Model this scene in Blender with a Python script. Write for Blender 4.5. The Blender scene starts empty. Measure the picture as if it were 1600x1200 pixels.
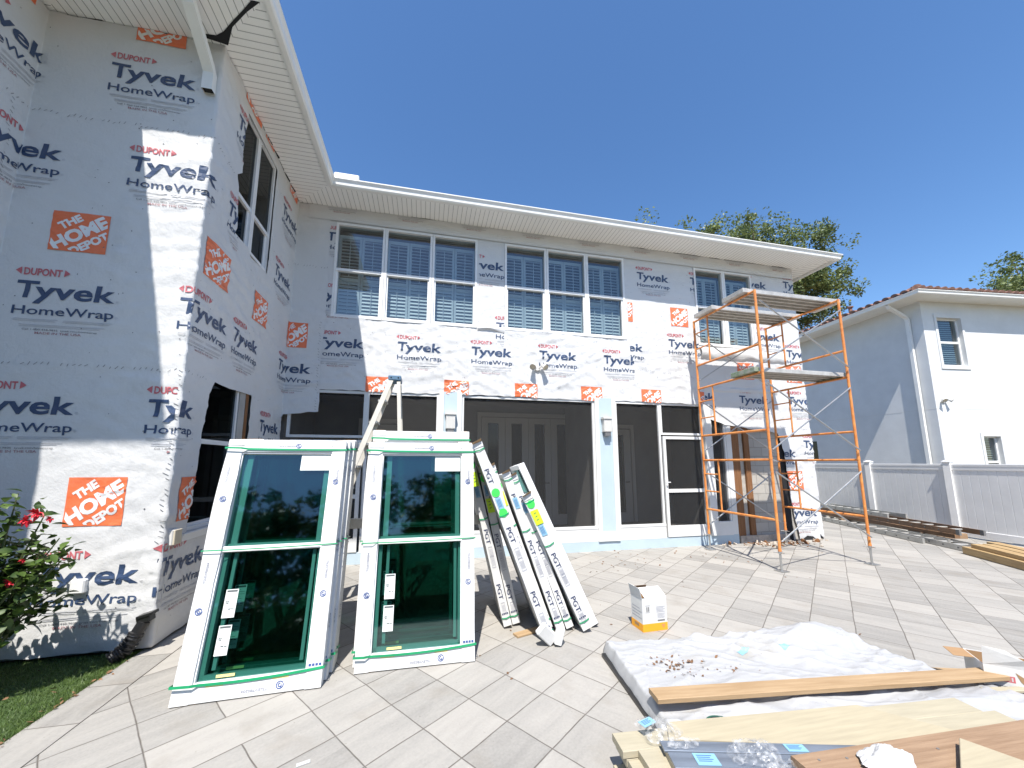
import bpy, math, random
from mathutils import Vector, Matrix, noise
from mathutils.geometry import delaunay_2d_cdt

random.seed(7)
S = bpy.context.scene
COL = S.collection
R = math.radians

# ------------------------------------------------------------------ camera, sky, sun, exposure
cam_d = bpy.data.cameras.new('camera')
cam = bpy.data.objects.new('camera', cam_d)
COL.objects.link(cam)
cam.location = (0, 0, 1.69)
cam.rotation_euler = (R(90 + 7.94), 0, R(-12.4))
cam_d.sensor_width = 36
cam_d.lens = 580 / 1600 * 36
cam_d.shift_x = 8 / 1600
cam_d.shift_y = 42 / 1600
cam_d.clip_start = 0.05
cam_d.clip_end = 600
S.camera = cam

LIGHT = Vector((0.178, 0.55, -1.0)).normalized()      # direction the sunlight travels
elev = math.asin(-LIGHT.z)
azim = math.atan2(-LIGHT.x, -LIGHT.y)                 # from +Y towards +X
world = bpy.data.worlds.new('World')
S.world = world
world.use_nodes = True
nt = world.node_tree
bg = nt.nodes['Background']
sky = nt.nodes.new('ShaderNodeTexSky')
sky.sky_type = 'NISHITA'
sky.sun_disc = False
sky.sun_elevation = elev
sky.sun_rotation = azim
sky.air_density = 1.0
sky.dust_density = 0.5
sky.ozone_density = 3.0
hs = nt.nodes.new('ShaderNodeHueSaturation')
hs.inputs['Saturation'].default_value = 1.17
hs.inputs['Hue'].default_value = 0.502
nt.links.new(sky.outputs[0], hs.inputs['Color'])
nt.links.new(hs.outputs[0], bg.inputs[0])
bg.inputs[1].default_value = 0.108
sun_d = bpy.data.lights.new('sun', 'SUN')
sun_d.energy = 4.0
sun_d.angle = R(0.55)
sun_d.color = (1.0, 0.955, 0.89)
sun = bpy.data.objects.new('sun', sun_d)
COL.objects.link(sun)
sun.location = (0, -10, 20)
sun.rotation_euler = LIGHT.to_track_quat('-Z', 'Y').to_euler()
S.view_settings.view_transform = 'Standard'
S.view_settings.look = 'None'
S.view_settings.gamma = 1
S.view_settings.exposure = 1.0
S.render.engine = 'CYCLES'
S.cycles.max_bounces = 10
S.cycles.transparent_max_bounces = 24
S.cycles.caustics_reflective = False
S.cycles.caustics_refractive = False

# ------------------------------------------------------------------ materials
MATS = {}

def mat(name, col, rough=0.6, var=0.0, vscale=4.0, stretch=(1, 1, 1), bump=0.0, bscale=40.0, metal=0.0, spec=0.5, col2=None, space='Object', bstretch=None):
    m = bpy.data.materials.new(name)
    m.use_nodes = True
    t = m.node_tree
    b = t.nodes['Principled BSDF']
    b.inputs['Base Color'].default_value = (*col, 1)
    b.inputs['Roughness'].default_value = rough
    b.inputs['Metallic'].default_value = metal
    b.inputs['Specular IOR Level'].default_value = spec
    tc = t.nodes.new('ShaderNodeTexCoord')
    if var or col2:
        mp = t.nodes.new('ShaderNodeMapping')
        mp.inputs['Scale'].default_value = stretch
        n = t.nodes.new('ShaderNodeTexNoise')
        n.inputs['Scale'].default_value = vscale
        n.inputs['Detail'].default_value = 6
        n.inputs['Roughness'].default_value = 0.62
        rp = t.nodes.new('ShaderNodeValToRGB')
        c2 = col2 or tuple(max(0, c * (1 - var)) for c in col)
        c1 = col if col2 else tuple(min(1, c * (1 + var * 0.6)) for c in col)
        rp.color_ramp.elements[0].position = 0.33
        rp.color_ramp.elements[1].position = 0.68
        rp.color_ramp.elements[0].color = (*c2, 1)
        rp.color_ramp.elements[1].color = (*c1, 1)
        t.links.new(tc.outputs[space], mp.inputs[0])
        t.links.new(mp.outputs[0], n.inputs['Vector'])
        t.links.new(n.outputs['Fac'], rp.inputs[0])
        t.links.new(rp.outputs[0], b.inputs['Base Color'])
    if bump:
        n2 = t.nodes.new('ShaderNodeTexNoise')
        n2.inputs['Scale'].default_value = bscale
        n2.inputs['Detail'].default_value = 4
        mp2 = t.nodes.new('ShaderNodeMapping')
        mp2.inputs['Scale'].default_value = bstretch or stretch
        bp = t.nodes.new('ShaderNodeBump')
        bp.inputs['Strength'].default_value = bump
        bp.inputs['Distance'].default_value = 0.02
        t.links.new(tc.outputs[space], mp2.inputs[0])
        t.links.new(mp2.outputs[0], n2.inputs['Vector'])
        t.links.new(n2.outputs['Fac'], bp.inputs['Height'])
        t.links.new(bp.outputs[0], b.inputs['Normal'])
    MATS[name] = m
    return m

def glass_mat(name, tint, f0=0.06, gloss=(1, 1, 1), rough=0.0, wave=0.0):
    m = bpy.data.materials.new(name)
    m.use_nodes = True
    t = m.node_tree
    t.nodes.remove(t.nodes['Principled BSDF'])
    out = t.nodes['Material Output']
    tr = t.nodes.new('ShaderNodeBsdfTransparent')
    tr.inputs[0].default_value = (*tint, 1)
    gl = t.nodes.new('ShaderNodeBsdfGlossy')
    gl.inputs[0].default_value = (*gloss, 1)
    gl.inputs['Roughness'].default_value = rough
    lw = t.nodes.new('ShaderNodeFresnel')
    geo = t.nodes.new('ShaderNodeNewGeometry')
    ior = t.nodes.new('ShaderNodeMath'); ior.operation = 'MULTIPLY_ADD'      # same reflectance from both sides of a thin pane
    ior.inputs[1].default_value = -(1.5 - 1 / 1.5); ior.inputs[2].default_value = 1.5
    t.links.new(geo.outputs['Backfacing'], ior.inputs[0]); t.links.new(ior.outputs[0], lw.inputs[0])
    ma = t.nodes.new('ShaderNodeMath')
    ma.operation = 'ADD'
    ma.use_clamp = True
    ma.inputs[1].default_value = f0
    mx = t.nodes.new('ShaderNodeMixShader')
    if wave:
        n = t.nodes.new('ShaderNodeTexNoise')
        n.inputs['Scale'].default_value = 1.6
        bp = t.nodes.new('ShaderNodeBump')
        bp.inputs['Strength'].default_value = wave
        bp.inputs['Distance'].default_value = 0.02
        tc = t.nodes.new('ShaderNodeTexCoord')
        t.links.new(tc.outputs['Object'], n.inputs['Vector'])
        t.links.new(n.outputs['Fac'], bp.inputs['Height'])
        t.links.new(bp.outputs[0], gl.inputs['Normal'])
    t.links.new(lw.outputs[0], ma.inputs[0])
    t.links.new(ma.outputs[0], mx.inputs[0])
    t.links.new(tr.outputs[0], mx.inputs[1])
    t.links.new(gl.outputs[0], mx.inputs[2])
    t.links.new(mx.outputs[0], out.inputs[0])
    MATS[name] = m
    return m

def screen_mat(name, col, opacity):
    m = bpy.data.materials.new(name)
    m.use_nodes = True
    t = m.node_tree
    b = t.nodes['Principled BSDF']
    b.inputs['Base Color'].default_value = (*col, 1)
    b.inputs['Roughness'].default_value = 0.7
    b.inputs['Alpha'].default_value = opacity
    MATS[name] = m
    return m

class NT:
    """tiny helper for hand-made node trees"""
    def __init__(s, name):
        s.m = bpy.data.materials.new(name)
        s.m.use_nodes = True
        s.t = s.m.node_tree
        s.b = s.t.nodes['Principled BSDF']
        MATS[name] = s.m
    def n(s, kind, **kw):
        x = s.t.nodes.new(kind)
        for k, v in kw.items():
            if k.startswith('i_'):
                x.inputs[k[2:]].default_value = v
            elif k.startswith('x_'):
                x.inputs[int(k[2:])].default_value = v
            else:
                setattr(x, k, v)
        return x
    def l(s, a, b):
        s.t.links.new(a, b)
    def math(s, op, a, b=None, clamp=False):
        x = s.n('ShaderNodeMath', operation=op, use_clamp=clamp)
        for i, v in enumerate((a, b)):
            if v is None:
                continue
            if isinstance(v, (int, float)):
                x.inputs[i].default_value = v
            else:
                s.l(v, x.inputs[i])
        return x.outputs[0]
    def mix(s, f, a, b, blend='MIX'):
        x = s.n('ShaderNodeMix', data_type='RGBA', blend_type=blend)
        for i, v in ((0, f), (6, a), (7, b)):
            if isinstance(v, (int, float)):
                x.inputs[i].default_value = v
            elif isinstance(v, tuple):
                x.inputs[i].default_value = (*v, 1)
            else:
                s.l(v, x.inputs[i])
        return x.outputs[2]

# --- house wrap: white sheet, fine crinkle as bump
def make_wrap(name, col, bump):
    k = NT(name)
    tc = k.n('ShaderNodeTexCoord')
    n1 = k.n('ShaderNodeTexNoise', i_Scale=9.0, i_Detail=5.0, i_Roughness=0.6)
    n2 = k.n('ShaderNodeTexNoise', i_Scale=38.0, i_Detail=3.0)
    n3 = k.n('ShaderNodeTexNoise', i_Scale=1.6, i_Detail=4.0)
    for n in (n1, n2, n3):
        k.l(tc.outputs['Object'], n.inputs['Vector'])
    rid = k.math('ABSOLUTE', k.math('SUBTRACT', n1.outputs['Fac'], 0.5))
    h = k.math('ADD', k.math('MULTIPLY', rid, 1.6), k.math('MULTIPLY', n2.outputs['Fac'], 0.35))
    bp = k.n('ShaderNodeBump', i_Strength=bump, i_Distance=0.02)
    k.l(h, bp.inputs['Height'])
    k.l(bp.outputs[0], k.b.inputs['Normal'])
    c = k.mix(k.math('MULTIPLY', n3.outputs['Fac'], 0.9), col, tuple(c * 0.88 for c in col))
    n4 = k.n('ShaderNodeTexNoise', i_Scale=3.2, i_Detail=6.0, i_Roughness=0.7); k.l(tc.outputs['Object'], n4.inputs['Vector'])
    c = k.mix(k.math('MULTIPLY', k.math('SUBTRACT', n4.outputs['Fac'], 0.60), 2.0, clamp=True), c, (0.54, 0.53, 0.50))
    k.l(c, k.b.inputs['Base Color'])
    k.b.inputs['Roughness'].default_value = 0.48
    k.b.inputs['Specular IOR Level'].default_value = 0.35
    return k.m

make_wrap('wrap_sheet', (0.67, 0.67, 0.665), 0.26)
def make_ink(name, col, fade=0.22):
    k = NT(name)
    tc = k.n('ShaderNodeTexCoord')
    n = k.n('ShaderNodeTexNoise', i_Scale=55.0, i_Detail=3.0)
    k.l(tc.outputs['Object'], n.inputs['Vector'])
    n2 = k.n('ShaderNodeTexNoise', i_Scale=5.0, i_Detail=3.0)
    k.l(tc.outputs['Object'], n2.inputs['Vector'])
    f = k.math('MULTIPLY', k.math('ADD', n.outputs['Fac'], n2.outputs['Fac']), fade)
    k.l(k.mix(f, col, (0.7, 0.7, 0.72)), k.b.inputs['Base Color'])
    k.b.inputs['Roughness'].default_value = 0.42
    return k.m
make_ink('ink_navy', (0.010, 0.040, 0.115), 0.05)
make_ink('ink_red', (0.50, 0.035, 0.05), 0.16)
make_ink('ink_orange', (0.80, 0.135, 0.015), 0.08)
make_ink('ink_white', (0.80, 0.80, 0.79), 0.1)
make_ink('ink_grey', (0.42, 0.43, 0.46), 0.25)
make_ink('ink_maroon', (0.30, 0.05, 0.06), 0.25)
make_ink('ink_black', (0.05, 0.05, 0.06), 0.15)

# --- soffit: vinyl strips with dark vent grooves
def make_soffit(name, axis):
    k = NT(name)
    g = k.n('ShaderNodeNewGeometry')
    sp = k.n('ShaderNodeSeparateXYZ')
    k.l(g.outputs['Position'], sp.inputs[0])
    f = k.math('FRACT', k.math('MULTIPLY', k.math('ADD', sp.outputs[axis], 100.0), 1 / 0.085))
    gr = k.math('LESS_THAN', f, 0.11)
    f2 = k.math('FRACT', k.math('MULTIPLY', k.math('ADD', sp.outputs[axis], 100.0), 1 / 0.34))
    tone = k.math('MULTIPLY', k.math('LESS_THAN', f2, 0.5), 0.06)
    c = k.mix(tone, (0.92, 0.91, 0.87), (0.8, 0.78, 0.75))
    k.l(k.mix(gr, c, (0.40, 0.39, 0.37)), k.b.inputs['Base Color'])
    k.b.inputs['Roughness'].default_value = 0.5
    return k.m
make_soffit('soffit_ribs_x', 0)
make_soffit('soffit_ribs_y', 1)

mat('gutter_paint', (0.82, 0.81, 0.77), 0.35, var=0.06, vscale=2, spec=0.5)
mat('white_vinyl', (0.80, 0.80, 0.79), 0.32, var=0.05, vscale=3)
mat('white_paint', (0.70, 0.70, 0.68), 0.45, var=0.05, vscale=3)
mat('shutter_paint', (0.80, 0.81, 0.81), 0.4)
mat('stucco_grey', (0.40, 0.39, 0.37), 0.9, var=0.15, vscale=3, bump=0.4, bscale=120)
mat('sheathing', (0.55, 0.52, 0.47), 0.9, var=0.15)
mat('column_blue', (0.46, 0.56, 0.62), 0.6, var=0.05, vscale=2, bump=0.15, bscale=150)
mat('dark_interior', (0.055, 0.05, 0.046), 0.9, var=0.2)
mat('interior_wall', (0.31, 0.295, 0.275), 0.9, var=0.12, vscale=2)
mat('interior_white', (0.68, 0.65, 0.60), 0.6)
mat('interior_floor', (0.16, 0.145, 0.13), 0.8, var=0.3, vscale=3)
mat('rough_plaster', (0.30, 0.28, 0.25), 0.95, var=0.4, vscale=6, bump=0.8, bscale=14)
mat('old_wood', (0.27, 0.125, 0.048), 0.75, col2=(0.16, 0.068, 0.024), vscale=5, stretch=(14, 14, 0.7), bump=0.25, bscale=30)
mat('black_felt', (0.012, 0.012, 0.013), 0.9)
mat('black_plastic', (0.014, 0.014, 0.015), 0.33)
mat('cardboard', (0.42, 0.27, 0.15), 0.85, var=0.15, vscale=8)
mat('carton_white', (0.64, 0.64, 0.625), 0.62, var=0.05, vscale=5, bump=0.12, bscale=25)
mat('carton_text', (0.26, 0.27, 0.33), 0.7)
mat('carton_blue', (0.03, 0.075, 0.26), 0.6)
mat('pgt_ink', (0.022, 0.035, 0.10), 0.6)
mat('green_strap', (0.018, 0.30, 0.125), 0.3, var=0.2)
mat('label_paper', (0.70, 0.73, 0.70), 0.6)
mat('label_ink', (0.10, 0.11, 0.11), 0.7)
mat('shim_yellow', (0.74, 0.64, 0.25), 0.6)
mat('sticker_green', (0.06, 0.78, 0.10), 0.45)
mat('sticker_lime', (0.55, 0.80, 0.03), 0.45)
mat('sticker_blue', (0.22, 0.42, 0.56), 0.5)
mat('orange_paint', (0.76, 0.33, 0.10), 0.38, vscale=9, spec=0.5, col2=(0.58, 0.18, 0.04))
mat('galvanised', (0.46, 0.46, 0.45), 0.36, var=0.15, vscale=10, metal=0.75)
mat('aluminium_worn', (0.52, 0.51, 0.48), 0.42, var=0.12, vscale=8, metal=0.55)
mat('ladder_fibre', (0.64, 0.60, 0.52), 0.5, var=0.1)
mat('ladder_brown', (0.23, 0.13, 0.07), 0.45, var=0.3)
mat('ladder_cap_blue', (0.10, 0.18, 0.27), 0.45)
mat('plank_metal', (0.55, 0.53, 0.49), 0.5, var=0.2, vscale=5, metal=0.3)
mat('plank_green', (0.13, 0.22, 0.12), 0.6, col2=(0.36, 0.36, 0.31), vscale=12)
mat('concrete', (0.46, 0.43, 0.38), 0.92, var=0.22, vscale=5, bump=0.5, bscale=18)
mat('concrete_broken', (0.48, 0.42, 0.35), 0.95, var=0.35, vscale=7, bump=1.0, bscale=12)
mat('pine', (0.42, 0.295, 0.17), 0.7, col2=(0.30, 0.195, 0.10), vscale=3.5, stretch=(0.6, 10, 10), bump=0.12, bscale=25)
mat('pine_worn', (0.335, 0.225, 0.14), 0.75, col2=(0.23, 0.145, 0.085), vscale=4, stretch=(0.6, 12, 12), bump=0.15, bscale=25)
mat('lumber_yellow', (0.46, 0.33, 0.165), 0.7, col2=(0.32, 0.205, 0.09), vscale=3.0, stretch=(0.6, 8, 8), bump=0.12)
mat('trim_cream', (0.385, 0.345, 0.25), 0.75, var=0.1, vscale=5, stretch=(0.8, 9, 9), bump=0.12, bscale=60)
mat('cream_board', (0.395, 0.345, 0.24), 0.8, var=0.10, vscale=5, stretch=(0.7, 9, 9), bump=0.1, bscale=60)
mat('grey_blue_metal', (0.16, 0.19, 0.235), 0.3, var=0.3, vscale=4, stretch=(0.5, 5, 5), metal=0.2)
def tarp_mat():
    k = NT('tarp')
    tc = k.n('ShaderNodeTexCoord').outputs['Object']
    a = k.n('ShaderNodeTexNoise', i_Scale=1.9, i_Detail=5.0, i_Roughness=0.65); k.l(tc, a.inputs['Vector'])
    st = k.math('MULTIPLY', k.math('SUBTRACT', a.outputs['Fac'], 0.60), 4.0, clamp=True)
    c = k.mix(st, (0.38, 0.385, 0.39), (0.28, 0.245, 0.17))
    f = k.n('ShaderNodeTexNoise', i_Scale=45.0, i_Detail=2.0); k.l(tc, f.inputs['Vector'])
    c = k.mix(k.math('MULTIPLY', k.math('SUBTRACT', f.outputs['Fac'], 0.66), 5.0, clamp=True), c, (0.23, 0.20, 0.155))
    k.l(c, k.b.inputs['Base Color']); k.b.inputs['Roughness'].default_value = 0.4
    n = k.n('ShaderNodeTexNoise', i_Scale=11.0, i_Detail=4.0); k.l(tc, n.inputs['Vector'])
    r = k.math('ABSOLUTE', k.math('SUBTRACT', n.outputs['Fac'], 0.5))
    bp = k.n('ShaderNodeBump', i_Strength=0.22, i_Distance=0.03); k.l(r, bp.inputs['Height']); k.l(bp.outputs[0], k.b.inputs['Normal'])
tarp_mat()
mat('tarp_stain', (0.52, 0.45, 0.30), 0.7)
mat('paper_white', (0.50, 0.50, 0.50), 0.6)
mat('box_orange', (0.82, 0.36, 0.02), 0.6)
mat('brown_carton', (0.36, 0.22, 0.11), 0.85, var=0.1)
mat('stucco_white', (0.66, 0.67, 0.665), 0.9, var=0.07, vscale=1.4, bump=0.12, bscale=90)
mat('clay_tile', (0.30, 0.155, 0.11), 0.75, col2=(0.16, 0.085, 0.065), vscale=6, bump=0.2)
mat('roof_grey', (0.20, 0.19, 0.18), 0.85, var=0.2)
mat('blind_slat', (0.36, 0.40, 0.40), 0.5)
mat('bark', (0.10, 0.075, 0.055), 0.9, var=0.3, vscale=8, bump=0.6)
mat('stem_green', (0.10, 0.12, 0.05), 0.7)
mat('flower_red', (0.60, 0.012, 0.03), 0.55, var=0.3, vscale=20)
mat('dry_leaf', (0.20, 0.105, 0.05), 0.8, var=0.5, vscale=30)
mat('utility_grey', (0.62, 0.61, 0.58), 0.5)
mat('utility_beige', (0.60, 0.53, 0.40), 0.5)
mat('lamp_dark', (0.16, 0.16, 0.16), 0.5)
mat('soil', (0.17, 0.14, 0.09), 0.95, var=0.3)
mat('turf_base', (0.045, 0.08, 0.02), 0.95, var=0.4, vscale=9)
glass_mat('house_glass', (0.52, 0.60, 0.62), 0.075, wave=0.05)
glass_mat('dark_glass', (0.10, 0.13, 0.12), 0.03, gloss=(0.5, 0.52, 0.53), wave=0.05)
glass_mat('green_glass', (0.215, 0.45, 0.40), 0.11, gloss=(0.55, 0.74, 0.76), rough=0.035, wave=0.06)

def film_mat():
    k = NT('clear_film')
    k.b.inputs['Base Color'].default_value = (0.55, 0.56, 0.57, 1); k.b.inputs['Roughness'].default_value = 0.16
    k.b.inputs['Specular IOR Level'].default_value = 0.9
    n = k.n('ShaderNodeTexNoise', i_Scale=34.0, i_Detail=4.0)
    k.l(k.n('ShaderNodeTexCoord').outputs['Object'], n.inputs['Vector'])
    k.l(k.math('ADD', k.math('MULTIPLY', k.math('SUBTRACT', n.outputs['Fac'], 0.46), 2.2, clamp=True), 0.10), k.b.inputs['Alpha'])
film_mat()
screen_mat('insect_screen', (0.03, 0.03, 0.029), 0.48)

def leaf_mat(name, c1, c2, sc):
    k = NT(name)
    tc = k.n('ShaderNodeTexCoord')
    n = k.n('ShaderNodeTexNoise', i_Scale=sc, i_Detail=3.0)
    k.l(tc.outputs['Object'], n.inputs['Vector'])
    rp = k.n('ShaderNodeValToRGB')
    rp.color_ramp.elements[0].position = 0.36
    rp.color_ramp.elements[1].position = 0.64
    rp.color_ramp.elements[0].color = (*c1, 1)
    rp.color_ramp.elements[1].color = (*c2, 1)
    k.l(n.outputs['Fac'], rp.inputs[0])
    k.l(rp.outputs[0], k.b.inputs['Base Color'])
    k.b.inputs['Roughness'].default_value = 0.5
    tl = k.n('ShaderNodeBsdfTranslucent')
    k.l(rp.outputs[0], tl.inputs[0])
    mx = k.n('ShaderNodeMixShader', x_0=0.3)
    k.l(k.b.outputs[0], mx.inputs[1])
    k.l(tl.outputs[0], mx.inputs[2])
    k.l(mx.outputs[0], k.t.nodes['Material Output'].inputs[0])
leaf_mat('oak_leaf', (0.075, 0.11, 0.035), (0.21, 0.26, 0.085), 1.6)
leaf_mat('far_leaf', (0.03, 0.055, 0.02), (0.085, 0.125, 0.035), 0.8)
leaf_mat('shrub_leaf', (0.025, 0.055, 0.012), (0.10, 0.165, 0.03), 9.0)
leaf_mat('turf_blade', (0.065, 0.115, 0.024), (0.135, 0.205, 0.05), 14.0)

# --- pavers: concrete slabs on a turned grid, streaked, dark joints
def make_paver(name, border=False):
    k = NT(name)
    g = k.n('ShaderNodeNewGeometry')
    sp = k.n('ShaderNodeSeparateXYZ')
    k.l(g.outputs['Position'], sp.inputs[0])
    x, y = sp.outputs[0], sp.outputs[1]
    a = R(53.2)
    if border:
        p, q, P0, Q0 = y, x, 0.46, 0.30
        po, qo = 100 * P0, 100 * Q0 + 2.45
    else:
        p = k.math('ADD', k.math('MULTIPLY', x, math.sin(a)), k.math('MULTIPLY', y, math.cos(a)))
        q = k.math('SUBTRACT', k.math('MULTIPLY', x, math.cos(a)), k.math('MULTIPLY', y, math.sin(a)))
        P0, Q0 = 0.40, 0.362
        po, qo = 100 * P0 - 0.05, 100 * Q0 - 0.04
    wob = k.n('ShaderNodeTexNoise', i_Scale=2.3, i_Detail=2.0); k.l(g.outputs['Position'], wob.inputs['Vector'])
    wc = k.n('ShaderNodeSeparateColor'); k.l(wob.outputs['Color'], wc.inputs[0])
    pp = k.math('DIVIDE', k.math('ADD', k.math('ADD', p, k.math('MULTIPLY', k.math('SUBTRACT', wc.outputs[0], 0.5), 0.022)), po), P0)
    qq = k.math('DIVIDE', k.math('ADD', k.math('ADD', q, k.math('MULTIPLY', k.math('SUBTRACT', wc.outputs[1], 0.5), 0.022)), qo), Q0)
    qi = k.math('FLOOR', qq)
    pi_ = k.math('FLOOR', pp)
    # some pairs of slabs are one long slab: the joint between them is missing
    wn = k.n('ShaderNodeTexWhiteNoise', noise_dimensions='2D')
    cb = k.n('ShaderNodeCombineXYZ')
    half = k.math('FLOOR', k.math('MULTIPLY', k.math('ADD', pi_, k.math('MULTIPLY', qi, 1.0)), 0.5))
    k.l(half, cb.inputs[0]); k.l(qi, cb.inputs[1])
    k.l(cb.outputs[0], wn.inputs['Vector'])
    long_ = k.math('GREATER_THAN', wn.outputs['Value'], 0.92)
    wn2 = k.n('ShaderNodeTexWhiteNoise', noise_dimensions='2D')
    cb2 = k.n('ShaderNodeCombineXYZ')
    k.l(pi_, cb2.inputs[0]); k.l(qi, cb2.inputs[1])
    k.l(cb2.outputs[0], wn2.inputs['Vector'])
    mixv = k.n('ShaderNodeMix', data_type='FLOAT')
    k.l(long_, mixv.inputs[0]); k.l(wn2.outputs['Value'], mixv.inputs[2]); k.l(wn.outputs['Value'], mixv.inputs[3])
    rnd = mixv.outputs[0]
    fp = k.math('FRACT', pp); fq = k.math('FRACT', qq)
    def edge(f, size, w):
        d = k.math('MULTIPLY', k.math('MINIMUM', f, k.math('SUBTRACT', 1.0, f)), size)
        return k.math('SUBTRACT', 1.0, k.math('DIVIDE', d, w, clamp=True), clamp=True)
    par = k.math('MODULO', k.math('ADD', pi_, qi), 2.0)
    inner = k.math('LESS_THAN', k.math('ABSOLUTE', k.math('SUBTRACT', k.math('ADD', par, fp), 1.0)), 0.5)
    ep = k.math('MULTIPLY', edge(fp, P0, 0.006), k.math('SUBTRACT', 1.0, k.math('MULTIPLY', long_, inner)))
    eq = edge(fq, Q0, 0.0065)
    j = k.math('MAXIMUM', ep, eq)
    # streaks along the slab
    tc = k.n('ShaderNodeCombineXYZ')
    k.l(p, tc.inputs[0]); k.l(q, tc.inputs[1]); k.l(k.math('MULTIPLY', rnd, 37.0), tc.inputs[2])
    def nz(sx, sy, d=4.0, dist=0.0):
        mp = k.n('ShaderNodeMapping')
        mp.inputs['Scale'].default_value = (sx, sy, 1)
        k.l(tc.outputs[0], mp.inputs[0])
        n = k.n('ShaderNodeTexNoise', i_Scale=1.0, i_Detail=d, i_Roughness=0.6, i_Distortion=dist)
        k.l(mp.outputs[0], n.inputs['Vector'])
        return n.outputs['Fac']
    alongq = k.math('MULTIPLY', nz(13.0, 1.5, dist=0.6), 1.0)
    alongp = k.math('MULTIPLY', nz(1.6, 9.0, dist=0.6), 1.0)
    side = k.math('DIVIDE', k.math('SUBTRACT', x, 0.9), 0.6, clamp=True)
    st = k.n('ShaderNodeMix', data_type='FLOAT')
    k.l(side, st.inputs[0]); k.l(alongp, st.inputs[2]); k.l(alongq, st.inputs[3])
    big = nz(0.9, 0.9)
    fine = nz(60, 60, 3)
    v = k.math('ADD', k.math('ADD', k.math('MULTIPLY', st.outputs[0], 0.52), 0.10), k.math('ADD', k.math('MULTIPLY', rnd, 0.32), k.math('MULTIPLY', k.math('SUBTRACT', fine, 0.5), 0.30)))
    rp = k.n('ShaderNodeValToRGB')
    e = rp.color_ramp.elements
    e[0].position = 0.26; e[0].color = (0.215, 0.207, 0.192, 1)
    e[1].position = 0.70; e[1].color = (0.368, 0.349, 0.317, 1)
    e2 = rp.color_ramp.elements.new(0.46); e2.color = (0.295, 0.283, 0.260, 1)
    k.l(v, rp.inputs[0])
    c = k.mix(k.math('MULTIPLY', k.math('SUBTRACT', big, 0.35, ), 0.5, clamp=True), rp.outputs[0], (0.27, 0.258, 0.236))
    dirt = nz(2.6, 2.2, 5)
    c = k.mix(k.math('MULTIPLY', k.math('SUBTRACT', dirt, 0.54), 2.2, clamp=True), c, (0.215, 0.19, 0.155))
    speck = nz(30, 30, 2)
    c = k.mix(k.math('MULTIPLY', k.math('SUBTRACT', speck, 0.70), 5.0, clamp=True), c, (0.14, 0.125, 0.105))
    jn = nz(9, 9, 2)
    jf = k.math('MULTIPLY', j, k.math('MULTIPLY', k.math('ADD', jn, 0.25), 1.25, clamp=True))
    k.l(k.mix(jf, c, (0.075, 0.062, 0.05)), k.b.inputs['Base Color'])
    k.b.inputs['Roughness'].default_value = 0.78
    k.b.inputs['Specular IOR Level'].default_value = 0.3
    h = k.math('SUBTRACT', k.math('MULTIPLY', fine, 0.06), j)
    bp = k.n('ShaderNodeBump', i_Strength=0.5, i_Distance=0.006)
    k.l(h, bp.inputs['Height']); k.l(bp.outputs[0], k.b.inputs['Normal'])
make_paver('paver_slabs')
make_paver('paver_border_slabs', True)

# --- concrete block wall
def make_block():
    k = NT('block_wall')
    g = k.n('ShaderNodeNewGeometry')
    sp = k.n('ShaderNodeSeparateXYZ'); k.l(g.outputs['Position'], sp.inputs[0])
    cb = k.n('ShaderNodeCombineXYZ'); k.l(sp.outputs[0], cb.inputs[0]); k.l(sp.outputs[2], cb.inputs[1])
    br = k.n('ShaderNodeTexBrick')
    br.inputs['Color1'].default_value = (0.50, 0.47, 0.42, 1)
    br.inputs['Color2'].default_value = (0.40, 0.38, 0.34, 1)
    br.inputs['Mortar'].default_value = (0.30, 0.28, 0.25, 1)
    br.inputs['Scale'].default_value = 1.0
    br.inputs['Mortar Size'].default_value = 0.007
    br.inputs['Brick Width'].default_value = 0.41
    br.inputs['Row Height'].default_value = 0.203
    k.l(cb.outputs[0], br.inputs['Vector'])
    n = k.n('ShaderNodeTexNoise', i_Scale=6.0, i_Detail=6.0); k.l(cb.outputs[0], n.inputs['Vector'])
    c = k.mix(k.math('MULTIPLY', n.outputs['Fac'], 0.6), br.outputs['Color'], (0.28, 0.26, 0.23))
    k.l(c, k.b.inputs['Base Color'])
    k.b.inputs['Roughness'].default_value = 0.95
    bp = k.n('ShaderNodeBump', i_Strength=0.7, i_Distance=0.012)
    k.l(k.math('SUBTRACT', k.math('MULTIPLY', n.outputs['Fac'], 0.5), br.outputs['Fac']), bp.inputs['Height'])
    k.l(bp.outputs[0], k.b.inputs['Normal'])
make_block()

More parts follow.
